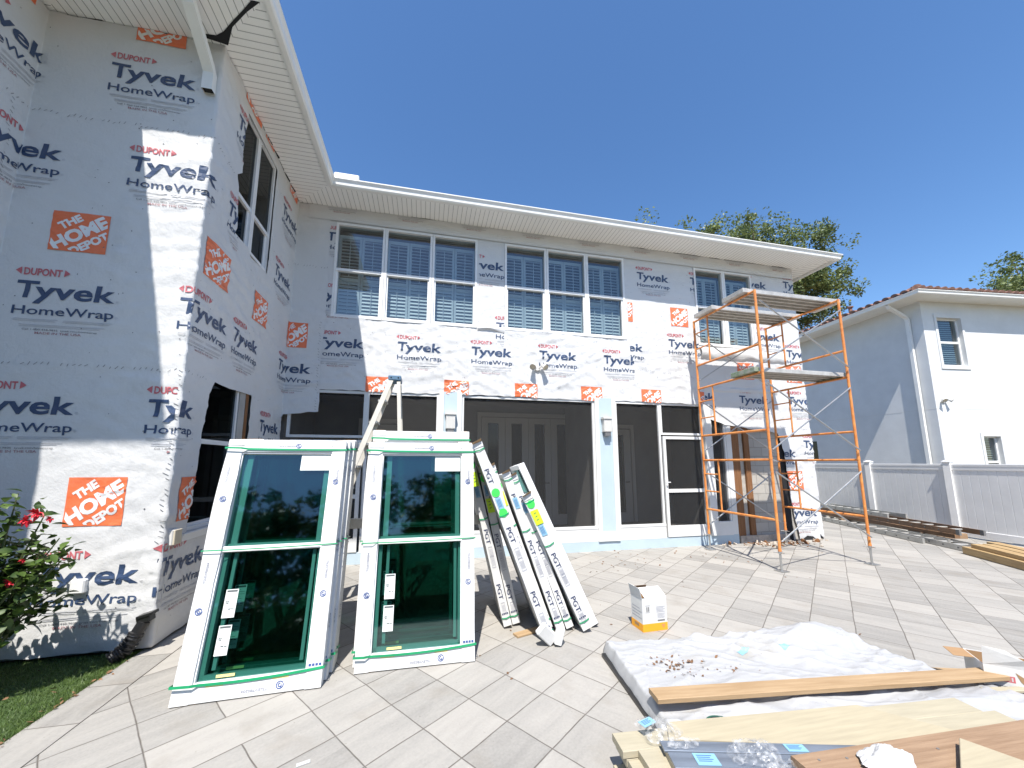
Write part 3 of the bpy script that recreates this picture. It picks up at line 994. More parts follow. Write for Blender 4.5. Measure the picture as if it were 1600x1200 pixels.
P += store_logo(0.375, 4.168, 0.47, 0.415) + store_logo(0.845, 1.555, 0.455, 0.44) + store_logo(0.814, 6.69, 0.47, 0.42) + store_logo(-0.62, 6.72, 0.47, 0.42)
P += store_logo(-0.53, 1.555, 0.455, 0.44)
P += store_logo(1.68, 4.13, 0.50, 0.43) + store_logo(2.86, 4.07, 0.45, 0.41) + store_logo(4.167, 4.125, 0.43, 0.45)
P += store_logo(2.13, 6.76, 0.47, 0.42) + store_logo(2.76, 6.74, 0.30, 0.36) + store_logo(3.77, 6.70, 0.36, 0.40) + store_logo(1.728, 1.545, 0.40, 0.43)
P += seam_marks((-1.4, 5.24), (SC2, 5.235), 1) + seam_marks((SC2, 5.235), (2.1, 5.19), 2) + seam_marks((-1.4, 2.625), (SC2 + .36, 2.605), 3) + seam_marks((SC2 - .012, 2.6), (SC2 - .03, 0.9), 4)
P += seam_marks((-0.17, 5.2), (-0.15, 3.2), 12)
P += seam_marks((sf(-1.86), 2.6), (sf(-1.88), 4.2), 5) + seam_marks((SC3 - .1, 5.22), (sf(-1.83), 5.20), 6)
P += staples(-1.4, SC2, 0.2, 6.3, 110, 1) + staples(SC2, SC3, 0.2, 6.3, 110, 2)
st(P)
# facade sheet
holes = []
holes.append(([(sf(-1.73), 4.30), (sf(0.915), 4.30), (sf(0.915), 5.98), (sf(0.83), 6.12), (sf(-1.73), 6.13)], 0.0))
holes.append(([(sf(1.47), 4.30), (sf(4.135), 4.30), (sf(4.135), 6.13), (sf(1.56), 6.13), (sf(1.47), 6.04)], 0.0))
holes.append(([(sf(5.90), 4.30), (sf(7.475), 4.30), (sf(7.475), 6.13), (sf(5.90), 6.13)], 0.0))
st = sheet(mb, [(sf(-2.3), 2.96), (sf(0), 2.95), (sf(1.2), 2.965), (sf(2.6), 2.945), (sf(4.5), 2.955), (sf(5.93), 2.94), (sf(5.98), 2.66), (sf(6.4), 2.52), (sf(6.9), 2.46), (sf(7.4), 2.40), (sf(7.80), 2.36), (sf(7.93), 1.9), (sf(8.0), .8), (sf(8.13), .03), (sf(8.45), 0.01), (sf(8.80), 0.03), (sf(8.73), 2.9), (sf(8.72), 6.42), (sf(-2.3), 6.42)],
           holes, 0.002, seed=5)
P = []
for x, z, kw in ((-1.883, 5.93, {}), (-1.982, 4.80, {}), (-1.93, 3.91, {}), (-0.547, 3.92, {}), (0.823, 3.92, {}), (2.179, 3.93, {}), (3.58, 3.92, dict(clip=(-9, sf(4.28), -9, 9))), (3.71, 4.22, dict(clip=(sf(4.20), 99, 3.8, 9))),
                 (0.665, 5.71, dict(clip=(sf(.95), 99, -9, 9))), (1.30, 4.45, dict(clip=(-9, sf(1.46), -9, 9))), (4.448, 5.875, {}), (5.134, 4.385, dict(clip=(-9, sf(5.93), -9, 9))), (5.80, 5.9, {}), (7.11, 6.0, {}), (8.419, 6.09, {}),
                 (7.35, 4.72, dict(clip=(sf(7.5), 99, -9, 9))), (8.3, 4.35, {}), (6.847, 3.195, {}), (8.192, 3.22, {}), (5.42, 3.22, dict(clip=(sf(5.96), 99, -9, 9))), (8.499, 2.21, {}), (7.45, 2.0, dict(clip=(sf(7.9), 99, -9, 9))), (7.88, 0.69, {})):
    P += block(sf(x), z, **kw)
for x in (-1.07, .315, 1.675, 3.055, 4.416, 5.80):
    P += store_logo(sf(x), 3.225, .46, .42, clip=(-9, sf(5.94), -9, 9))
P += store_logo(sf(5.231), 5.114, .44, .43) + store_logo(sf(3.86), 5.13, .44, .43, clip=(sf(4.19), 99, -9, 9)) + store_logo(sf(6.87), 3.945, .44, .38) + store_logo(sf(8.22), 3.95, .44, .40) + store_logo(sf(7.95), 1.50, .42, .42)
P += seam_marks((sf(4.3), 3.66), (sf(5.9), 3.52), 7, .9) + seam_marks((sf(7.9), 2.5), (sf(8.7), 2.45), 8) + seam_marks((sf(0.95), 4.42), (sf(1.45), 4.40), 9, .8)
P += staples(sf(-1.7), sf(5.9), 3.0, 4.25, 110, 3) + staples(sf(4.2), sf(5.9), 4.3, 6.0, 20, 4) + staples(sf(7.5), sf(8.7), .3, 6.0, 20, 5)
st(P)
# narrow strip tucked under the soffit
st = sheet(mb, [(sf(-2.2), 6.15), (sf(8.70), 6.15), (sf(8.70), 6.425), (sf(-2.2), 6.425)], [], 0.024, seed=8, wob=.004)
P = []
for i in range(9):
    P += block(sf(-1.95 + 1.24 * i), 6.845, .8, only_lines=True)
st(P)
# loose fold hanging in front below the right-hand window
def fold(x0, x1, z0, z1, out, seed):
    n = 34; k = 9; vs = []; fs = []
    for i in range(n + 1):
        for j in range(k + 1):
            x = x0 + (x1 - x0) * i / n; t = j / k
            w = noise.noise(Vector((x * 3.1, t * 1.2, seed)))
            vs.append((x, FY - 0.014 - out * math.sin(t * math.pi) ** .7 * (.65 + .5 * w) - .004, z1 + (z0 - z1) * t + .05 * w * t))
    for i in range(n):
        for j in range(k):
            a = i * (k + 1) + j
            fs.append((a, a + 1, a + k + 2, a + k + 1))
    mb.mesh(vs, fs, 'wrap_sheet')
fold(5.92, 8.25, 3.98, 4.26, 0.09, 3)
fold(5.95, 7.9, 3.24, 3.36, 0.035, 6)
fold(0.93, 1.46, 4.24, 4.34, 0.05, 9)
wrap = mb.build('house_wrap', house, smooth=True)
# black sheet edges showing where the wrap ends
mb = MB()
mb.box((7.84, FY + .004, 0.0), (7.99, FY + .028, 2.35), 'black_felt')
mb.face([(8.15, FY - .03, .0), (8.55, FY - .05, .0), (8.48, FY - .03, .07), (8.32, FY - .03, .09)], 'black_felt')
mb.box((8.70, FY - .02, 0), (8.78, FY + .06, .12), 'black_felt')
mb.build('felt_strip', house)

# --- soffit, fascia and gutter
ZS = 6.43
mb = MB()
ex, ey, wx_, nx_ = 9.30, 6.31, -1.745, -3.38        # fascia lines: right end, facade, wing, near-left block
lx_ = 3.66
mb.face([(WX, FY + .1, ZS), (8.72, FY + .1, ZS), (8.72, FY, ZS), (ex, ey, ZS), (wx_, ey, ZS), (WX, FY, ZS)], 'soffit_ribs_x')
mb.face([(8.72, FY, ZS), (8.72, 14.2, ZS), (ex, 14.8, ZS), (ex, ey, ZS)], 'soffit_ribs_y')
mb.face([(WX - .1, LY, ZS), (WX, LY, ZS), (wx_, lx_, ZS), (wx_, ey, ZS), (WX, FY, ZS), (WX - .1, FY, ZS)], 'soffit_ribs_y')
mb.face([(NX, LY + .1, ZS), (WX, LY + .1, ZS), (WX, LY, ZS), (wx_, lx_, ZS), (nx_, lx_, ZS), (NX, LY, ZS)], 'soffit_ribs_x')
mb.face([(NX - .1, LY, ZS), (NX, LY, ZS), (nx_, lx_, ZS), (nx_, 1.82, ZS), (NX, 2.42, ZS), (NX - .1, 2.42, ZS)], 'soffit_ribs_y')
mb.face([(-9, 2.52, ZS), (NX, 2.42, ZS), (nx_, 1.82, ZS), (-9, 1.82, ZS)], 'soffit_ribs_x')
soffit = mb.build('soffit', house)
mb = MB()
zf = 6.385
PR = [(0.0, 0.0), (0.052, 0.0), (0.072, 0.022), (0.078, 0.07), (0.098, 0.105), (0.106, 0.112), (0.106, 0.128), (0.094, 0.128), (0.085, 0.118), (0.0, 0.118)]
dg = [Vector((1, -1, 0))]
mb.sweep(PR, (-9, 1.82, zf), (nx_, 1.82, zf), (Vector((0, -1, 0)), Vector((1, -1, 0))), 'gutter_paint')
mb.sweep(PR, (nx_, 1.82, zf), (nx_, lx_, zf), (Vector((1, -1, 0)), Vector((1, -1, 0))), 'gutter_paint')
mb.sweep(PR, (nx_, lx_, zf), (wx_, lx_, zf), (Vector((1, -1, 0)), Vector((1, -1, 0))), 'gutter_paint')
mb.sweep(PR, (wx_, lx_, zf), (wx_, ey, zf), (Vector((1, -1, 0)), Vector((1, -1, 0))), 'gutter_paint')
mb.sweep(PR, (wx_, ey, zf), (ex, ey, zf), (Vector((1, -1, 0)), Vector((1, -1, 0))), 'gutter_paint')
mb.sweep(PR, (ex, ey, zf), (ex, 14.8, zf), (Vector((1, -1, 0)), Vector((1, 1, 0))), 'gutter_paint')
fix_normals(mb.build('gutter', house))
mb = MB()
mb.box((-9, 1.82, 6.40), (nx_, 1.845, 6.53), 'gutter_paint')
mb.box((nx_ - .025, 1.845, 6.40), (nx_, lx_, 6.53), 'gutter_paint')
mb.box((nx_, lx_, 6.40), (wx_, lx_ + .025, 6.53), 'gutter_paint')
mb.box((wx_ - .025, lx_ + .025, 6.40), (wx_, ey, 6.53), 'gutter_paint')
mb.box((wx_, ey, 6.40), (ex, ey + .025, 6.53), 'gutter_paint')
mb.box((ex - .025, ey + .025, 6.40), (ex, 14.8, 6.53), 'gutter_paint')
mb.build('fascia', house)
# black gaps where soffit and wall or mitre do not meet
zb = ZS - .004
gaps = [[(WX + .02, LY - .05, zb), (WX + .07, LY - .04, zb), (-2.20, 4.02, zb), (-1.98, 3.83, zb), (-1.80, 3.70, zb), (-1.79, 3.64, zb), (-1.86, 3.68, zb), (-2.02, 3.825, zb), (-2.16, 3.945, zb), (-2.32, 4.09, zb), (-2.42, 4.15, zb), (-2.56, 4.16, zb), (-2.58, 4.20, zb)],
        [(-3.05, LY - .012, zb), (-2.85, LY - .012, zb), (-2.85, LY - .035, zb), (-2.98, LY - .03, zb)], [(-3.75, LY - .012, zb), (-3.5, LY - .012, zb), (-3.55, LY - .03, zb)]]
for i in range(7):
    y = 5.15 + i * .25
    gaps.append([(WX + .014, y, zb), (WX + .014, y + .24, zb), (WX + .03 + .012 * (i % 3), y + .22, zb), (WX + .03, y + .05, zb)])
for x, l in ((4.3, .5), (5.4, .9), (6.35, .35), (6.75, 1.3), (8.1, .5), (-.4, .6)):
    gaps.append([(x, FY - .028, zb), (x, FY - .045, zb), (x + l * .6, FY - .052, zb), (x + l, FY - .03, zb)])
for g_ in gaps:
    mb = MB(); mb.face(g_, 'black_felt'); mb.build('soffit_gap', house)
# roof
mb = MB()
zr = 6.52
def slope(a, b, c, d): mb.face([a, b, c, d], 'roof_grey')
slope((wx_, ey, zr), (ex, ey, zr), (5.2, 10.55, 8.3), (-5.3, 10.55, 8.3))
mb.face([(ex, ey, zr), (ex, 14.8, zr), (5.2, 10.55, 8.3)], 'roof_grey')
slope((ex, 14.8, zr), (-9.8, 14.8, zr), (-5.3, 10.55, 8.3), (5.2, 10.55, 8.3))
slope((-9.8, 14.8, zr), (-9.8, 1.82, zr), (-5.6, 6.6, 8.3), (-5.3, 10.55, 8.3))
slope((wx_, lx_, zr), (wx_, ey, zr), (-5.3, 10.55, 8.3), (-5.6, 7.2, 8.3))
slope((nx_, lx_, zr), (wx_, lx_, zr), (-5.6, 7.2, 8.3), (-5.6, 6.6, 8.3))
slope((nx_, 1.82, zr), (nx_, lx_, zr), (-5.6, 6.6, 8.3), (-5.6, 6.6, 8.3))
mb.face([(-9.8, 1.82, zr), (nx_, 1.82, zr), (-5.6, 6.6, 8.3)], 'roof_grey')
roof = mb.build('roof', house)
mb = MB()
mb.bbox((-1.68, 6.30, 6.515), (-1.27, 6.75, 6.69), 'white_paint', .015)
mb.build('roof_vent', roof)
# short gutter outlet at the wing corner, cut off above the wall
mb = MB()
def rect_pipe(mb, pts, a, b, m, axis=Vector((1, 0, 0))):
    pts = [Vector(p) for p in pts]; vs = []
    for i, p in enumerate(pts):
        d = (pts[min(i + 1, len(pts) - 1)] - pts[max(i - 1, 0)]).normalized()
        n = d.cross(axis).normalized(); ax = n.cross(d).normalized()
        vs += [p + ax * sx * a + n * sy * b for sx, sy in ((-1, -1), (1, -1), (1, 1), (-1, 1))]
    fs = []
    for i in range(len(pts) - 1):
        for k in range(4):
            fs.append((4 * i + k, 4 * i + (k + 1) % 4, 4 * i + 4 + (k + 1) % 4, 4 * i + 4 + k))
    mb.mesh(vs, fs, m)
rect_pipe(mb, [(-2.46, 3.70, 6.40), (-2.46, 3.76, 6.30), (-2.46, 4.15, 6.03), (-2.46, 4.20, 5.97), (-2.46, 4.205, 5.76)], .052, .036, 'gutter_paint')
mb.face([(-2.51, 4.17, 5.775), (-2.41, 4.17, 5.775), (-2.41, 4.24, 5.775), (-2.51, 4.24, 5.775)], 'black_felt')
mb.build('downspout', house)

# --- windows
def shutter_panel(mb, f, u0, u1, z0, z1, w, open_up):
    sw_ = 0.042
    for a, b in ((u0, u0 + sw_), (u1 - sw_, u1)):
        mb.box(f(a, w, z0), f(b, w - .026, z1), 'shutter_paint')
    zm = z0 + (z1 - z0) * 0.47
    for a, b in ((z0, z0 + .06), (zm - .03, zm + .03), (z1 - .06, z1)):
        mb.box(f(u0 + sw_, w, a), f(u1 - sw_, w - .026, b), 'shutter_paint')
    for a, b, ang in ((z0 + .06, zm - .03, 62), (zm + .03, z1 - .06, open_up)):
        n = int((b - a) / 0.066)
        for i in range(n):
            zc = a + (i + .5) * (b - a) / n
            h = .036; dz = math.sin(R(ang)) * h; dw = math.cos(R(ang)) * h; t = .005
            q = [(w - .013 + dw, zc - dz), (w - .013 - dw, zc + dz)]
            p = [f(u0 + sw_, q[0][0], q[0][1] - t), f(u1 - sw_, q[0][0], q[0][1] - t), f(u1 - sw_, q[1][0], q[1][1] - t), f(u0 + sw_, q[1][0], q[1][1] - t)]
            p2 = [f(u0 + sw_, q[0][0], q[0][1] + t), f(u1 - sw_, q[0][0], q[0][1] + t), f(u1 - sw_, q[1][0], q[1][1] + t), f(u0 + sw_, q[1][0], q[1][1] + t)]
            mb.mesh(p + p2, [(0, 1, 2, 3), (4, 7, 6, 5), (0, 4, 5, 1), (1, 5, 6, 2), (2, 6, 7, 3), (3, 7, 4, 0)], 'shutter_paint')
    uc = (u0 + u1) / 2
    mb.box(f(uc - .006, w + .028, zm + .06), f(uc + .006, w + .018, z1 - .1), 'shutter_paint')
    mb.box(f(uc - .006, w + .028, z0 + .1), f(uc + .006, w + .018, zm - .06), 'shutter_paint')

def house_window(f, u0, u1, z0, z1, glass, shutters=True, open_up=12, rail=0.5, e=.03):
    mb = MB(); t = .042
    for a, b in ((u0, u0 + t), (u1 - t, u1)):
        mb.box(f(a, e, z0 + t), f(b, -.07, z1 - t), 'white_vinyl')
    mb.box(f(u0, e + .002, z0), f(u1, -.07, z0 + t), 'white_vinyl')
    mb.box(f(u0, e + .002, z1 - t), f(u1, -.07, z1), 'white_vinyl')
    zm = z0 + (z1 - z0) * rail
    mb.box(f(u0 + t, e - .014, zm - .026), f(u1 - t, -.06, zm + .026), 'white_vinyl')
    for a, b in ((u0 + t, u0 + t + .03), (u1 - t - .03, u1 - t)):
        mb.box(f(a, e - .035, z0 + t + .03), f(b, -.058, zm - .026), 'white_vinyl')
    mb.box(f(u0 + t, e - .033, z0 + t), f(u1 - t, -.058, z0 + t + .03), 'white_vinyl')
    fr = mb.build('window', house)
    mb = MB()
    mb.face([f(u0 + t, -.022, zm), f(u1 - t, -.022, zm), f(u1 - t, -.022, z1 - t), f(u0 + t, -.022, z1 - t)], glass)
    mb.face([f(u0 + t, -.045, z0 + t), f(u1 - t, -.045, z0 + t), f(u1 - t, -.045, zm), f(u0 + t, -.045, zm)], glass)
    mb.build('pane', fr)
    if shutters:
        um = (u0 + u1) / 2
        for a, b in ((u0 + .03, um - .004), (um + .004, u1 - .03)):
            mb = MB()
            shutter_panel(mb, f, a, b, z0 + .03, z1 - .14, -.15, open_up)
            mb.build('shutter', fr)
    return fr
for x0, x1, z0, z1, n in UP:
    w = (x1 - x0) / n
    for i in range(n):
        house_window(fac, x0 + i * w + .003, x0 + (i + 1) * w - .003, z0, z1, 'house_glass', open_up=(14, 20, 10)[i % 3])
house_window(wng, 4.765, 5.322, 4.50, 6.25, 'dark_glass', False, rail=.34, e=.006)
house_window(wng, 5.328, 5.885, 4.50, 6.25, 'dark_glass', False, rail=.34, e=.006)
house_window(wng, 4.565, 5.455, 0.98, 2.80, 'dark_glass', False, rail=.52, e=.0)
# sill boards and torn surround of the lower wing opening
mb = MB()
mb.box(wng(4.50, .045, .90), wng(5.50, -.02, .975), 'white_vinyl')
mb.box(wng(4.50, .06, .955), wng(5.50, .045, .975), 'white_vinyl')
mb.build('window_sill', house)
mb = MB()
mb.box(wng(5.462, .01, 1.0), wng(5.62, -.02, 2.7), 'stucco_grey')
mb.box(wng(5.622, .015, 1.0), wng(5.70, -.02, 2.7), 'old_wood')
mb.build('rough_jamb', house)

# --- screened porch on the ground floor
mb = MB()
mb.box((-2.4, FY - .015, 0.0), (5.87, FY + .18, 0.19), 'column_blue')                  # slab edge
mb.box((5.87, FY - .012, 0.0), (6.56, FY + .18, 0.19), 'column_blue')
mb.box((-2.4, FY + .18, 0.0), (6.6, 8.9, 0.185), 'interior_floor')
mb.build('porch_slab', house)
mb = MB()
mb.box((6.6, FY - .02, 0.0), (7.86, FY + .2, .15), 'concrete_broken')
o = mb.build('broken_ledge', house)
# header dark recess under the wrap
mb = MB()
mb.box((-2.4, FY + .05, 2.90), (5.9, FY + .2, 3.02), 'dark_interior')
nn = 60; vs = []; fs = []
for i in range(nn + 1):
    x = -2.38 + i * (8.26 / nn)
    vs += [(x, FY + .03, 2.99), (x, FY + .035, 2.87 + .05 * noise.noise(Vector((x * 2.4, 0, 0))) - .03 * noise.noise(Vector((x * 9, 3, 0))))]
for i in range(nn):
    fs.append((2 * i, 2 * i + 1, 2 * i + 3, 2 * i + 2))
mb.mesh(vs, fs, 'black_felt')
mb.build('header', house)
# interior of the porch
mb = MB()
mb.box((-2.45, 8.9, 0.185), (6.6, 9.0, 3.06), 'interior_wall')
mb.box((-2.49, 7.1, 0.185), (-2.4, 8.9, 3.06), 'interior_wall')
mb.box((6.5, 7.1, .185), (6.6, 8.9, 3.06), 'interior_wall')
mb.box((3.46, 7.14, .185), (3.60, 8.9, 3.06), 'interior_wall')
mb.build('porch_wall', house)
def glazed_leaf(x0, x1, z0, z1, y, hinge=False):
    mb = MB(); t = (x1 - x0) * .27
    mb.box((x0, y, z0), (x0 + t, y - .045, z1), 'interior_white'); mb.box((x1 - t, y, z0), (x1, y - .045, z1), 'interior_white')
    mb.box((x0 + t, y, z0), (x1 - t, y - .045, z0 + .24), 'interior_white'); mb.box((x0 + t, y, z1 - .14), (x1 - t, y - .045, z1), 'interior_white')
    d = mb.build('french_door', house)
    mb = MB(); mb.face([(x0 + t, y - .02, z0 + .24), (x1 - t, y - .02, z0 + .24), (x1 - t, y - .02, z1 - .14), (x0 + t, y - .02, z1 - .14)], 'dark_glass')
    mb.build('pane', d)
    mb = MB(); xx = x1 - t * .5
    mb.tube((xx, y - .05, 1.2), (xx, y - .10, 1.2), .012, 'lamp_dark'); mb.tube((xx, y - .10, 1.2), (xx - .1, y - .10, 1.2), .01, 'lamp_dark')
    mb.build('handle', d)
for i in range(4):
    x0 = 1.32 + i * .585
    glazed_leaf(x0, x0 + .575, .2, 2.78, 8.88)
glazed_leaf(4.55, 5.25, .2, 2.55, 8.88)
glazed_leaf(-1.35, -.65, .2, 2.55, 8.88)
for x0, x1, zt_ in ((1.22, 3.76, 2.9), (4.43, 5.37, 2.68), (-1.47, -.53, 2.68)):
    mb = MB()
    mb.box((x0, 8.9, .2), (x0 + .09, 8.835, zt_), 'interior_white'); mb.box((x1 - .09, 8.9, .2), (x1, 8.835, zt_), 'interior_white'); mb.box((x0 + .09, 8.9, zt_ - .1), (x1 - .09, 8.835, zt_), 'interior_white')
    mb.build('door_casing', house)
# columns
for x0, x1 in ((0.235, 0.65), (3.335, 3.79)):
    mb = MB()
    mb.box((x0 + .07, FY - .03, .18), (x1 - .07, FY + .16, 3.0), 'column_blue')
    c = mb.build('column', house)
    mb = MB()
    for a, b in ((x0, x0 + .085), (x1 - .085, x1)):
        mb.box((a, FY - .045, .18), (b, FY + .12, 3.0), 'white_paint')
    mb.box((x0 + .085, FY - .043, .18), (x1 - .085, FY + .0, .36), 'white_paint')
    mb.build('trim', c)
    xm = (x0 + x1) / 2
    mb = MB()
    mb.bbox((xm - .085, FY - .14, 2.30), (xm + .085, FY - .03, 2.56), 'utility_grey', .006)
    mb.box((xm - .105, FY - .16, 2.56), (xm + .105, FY - .03, 2.60), 'utility_grey')
    mb.box((xm - .06, FY - .13, 2.22), (xm + .06, FY - .04, 2.30), 'lamp_dark')
    for i in range(7):
        mb.box((xm - .08 + i * .025, FY - .146, 2.31), (xm - .07 + i * .025, FY - .14, 2.55), 'utility_grey')
    mb.build('wall_lamp', house)
# screen frames: each opening a white tube frame with dark mesh
def screen_bay(x0, x1, z0, z1, posts=(), kick=True):
    mb = MB(); t = .045; y0, y1 = FY - .005, FY + .05
    mb.box((x0, y0, z0), (x0 + t, y1, z1), 'white_paint'); mb.box((x1 - t, y0, z0), (x1, y1, z1), 'white_paint')
    mb.box((x0 + t, y0 + .002, z1 - t), (x1 - t, y1, z1), 'white_paint')
    if kick:
        mb.box((x0, y0 - .012, .18), (x1, y1, z0 - .02), 'white_paint')
        mb.box((x0 - .0, y0 - .02, z0 - .02), (x1, y1, z0 + .025), 'white_paint')
    else:
        mb.box((x0 + t, y0 + .002, z0), (x1 - t, y1, z0 + t), 'white_paint')
    for p in posts:
        mb.box((p - .02, y0 + .003, z0 + .025), (p + .02, y1, z1 - t), 'white_paint')
    f = mb.build('screen_frame', house)
    mb = MB(); mb.face([(x0 + t, FY + .03, z0), (x1 - t, FY + .03, z0), (x1 - t, FY + .03, z1 - t), (x0 + t, FY + .03, z1 - t)], 'insect_screen')
    mb.build('screen', f)
screen_bay(0.65, 3.335, .44, 2.95)
screen_bay(3.79, 4.83, .44, 2.95)
screen_bay(-1.04, 0.235, .44, 2.95)
screen_bay(6.04, 6.43, .44, 2.95)
screen_bay(4.83, 5.87, 2.27, 2.95, kick=False)
screen_bay(-2.30, -1.04, 2.12, 2.95, kick=False)
def screen_door(x0, x1, z0, z1):
    mb = MB(); t = .06; y0, y1 = FY - .03, FY + .02
    mb.box((x0, y0, z0), (x0 + t, y1, z1), 'white_paint'); mb.box((x1 - t, y0, z0), (x1, y1, z1), 'white_paint')
    mb.box((x0 + t, y0, z1 - t), (x1 - t, y1, z1), 'white_paint'); mb.box((x0 + t, y0, z0), (x1 - t, y1, z0 + .22), 'white_paint')
    mb.box((x0 + t, y0, z0 + .88), (x1 - t, y1, z0 + .95), 'white_paint')
    d = mb.build('screen_door', house)
    mb = MB()
    for a, b in ((z0 + .22, z0 + .88), (z0 + .95, z1 - t)):
        mb.face([(x0 + t, FY - .005, a), (x1 - t, FY - .005, a), (x1 - t, FY - .005, b), (x0 + t, FY - .005, b)], 'insect_screen')
    mb.build('screen', d)
    mb = MB()
    mb.bbox((x0 + .012, y0 - .03, z0 + 1.02), (x0 + .045, y0, z0 + 1.16), 'white_vinyl', .006); mb.tube((x0 + .03, y0 - .03, z0 + 1.09), (x0 + .09, y0 - .045, z0 + 1.09), .009, 'white_vinyl')
    mb.build('handle', d)
screen_door(4.86, 5.84, .2, 2.24)
screen_door(-2.22, -1.08, .2, 2.08)
# white corner post and stripped wall by the scaffold
mb = MB()
mb.box((5.875, FY - .05, .19), (6.035, FY + .12, 2.95), 'white_paint')
mb.build('corner_post', house)
mb = MB()
mb.box((6.435, FY - .01, .19), (6.56, FY + .15, 2.6), 'white_paint')
mb.build('jamb', house)
for a, b, d in ((6.565, 6.75, .0), (6.90, 7.03, .01)):
    mb = MB()
    mb.box((a, FY + d - .005, .15), (b, FY + .15, 2.62), 'old_wood')
    mb.build('door_buck', house)
mb = MB()
mb.box((6.755, FY + .05, .15), (6.895, FY + .15, 2.62), 'concrete')
mb.box((6.565, FY + .15, .0), (7.84, FY + .2, 3.0), 'block_wall')
mb.box((7.035, FY + .03, .15), (7.84, FY + .15, 2.62), 'block_wall')
mb.box((7.84, FY + .028, 0), (8.72, FY + .2, 3.0), 'block_wall')
mb.box((6.56, FY + .2, 0), (6.8, 9, 3.06), 'concrete')
mb.build('block_wall', house)
# floodlight on the facade: two lamps on a round box
def floodlight(parent, x, y, z, out):
    mb = MB(); o = Vector(out); side = Vector((0, 0, 1)).cross(o)
    c = Vector((x, y, z))
    mb.tube(c, c + o * .035, .055, 'utility_grey', 16)
    for sg in (-1, 1):
        a = c + o * .03 + side * sg * .03
        b = a + o * .06 + side * sg * .07 + Vector((0, 0, .03))
        mb.tube(a, b, .012, 'utility_grey')
        d = (o * .7 + side * sg * .35 + Vector((0, 0, -.55))).normalized()
        mb.tube(b - d * .05, b + d * .03, .028, 'utility_grey', 12, .045)
        mb.tube(b + d * .03, b + d * .09, .045, 'utility_grey', 14, .062, cap=False)
        mb.tube(b + d * .075, b + d * .08, .055, 'utility_beige', 14)
    return mb.build('floodlight', parent)
floodlight(house, 2.13, FY - .02, 3.55, (0, -1, 0))
# small boxes fixed to the wrap
mb = MB()
mb.bbox((-3.03, LY - .075, .54), (-2.92, LY - .01, .66), 'white_vinyl', .01)
mb.build('outlet_box', house)
mb = MB()
mb.bbox((WX + .01, 4.30, .90), (WX + .07, 4.42, 1.05), 'utility_grey', .008)
mb.bbox((WX + .07, 4.305, .905), (WX + .085, 4.415, 1.045), 'utility_beige', .004)
mb.tube((WX + .03, 4.33, .9), (WX + .02, 4.31, .1), .011, 'utility_grey')
mb.build('meter_box', house)
# ------------------------------------------------------------------ packed windows leaning in two stacks
def ring_logo(mb, M, r, m):
    """small round trademark: ring with an inner hook"""
    n = 20
    for r0, r1, a0, a1 in ((r * .78, r, 0.5, 6.6), (r * .30, r * .52, 1.2, 6.4)):
        p = []
        for i in range(n + 1):
            t = a0 + (a1 - a0) * i / n
            p.append((math.cos(t), math.sin(t)))
        for i in range(n):
            a, b = p[i], p[i + 1]
            mb.face([M @ Vector((a[0] * r0, a[1] * r0, 0)), M @ Vector((a[0] * r1, a[1] * r1, 0)), M @ Vector((b[0] * r1, b[1] * r1, 0)), M @ Vector((b[0] * r0, b[1] * r0, 0))], m)
    mb.face([M @ Vector(q) for q in ((r * .2, -r * .62, 0), (r * .8, -r * .66, 0), (r * .8, -r * .5, 0), (r * .2, -r * .46, 0))], m)

def FM(x, z, y=0.0, rot=0.0):
    """frame on the front face (facing -y): x to the right, y up, turned by rot"""
    return Matrix.Translation((x, y, z)) @ Matrix.Rotation(R(90), 4, 'X') @ Matrix.Rotation(rot, 4, 'Z')

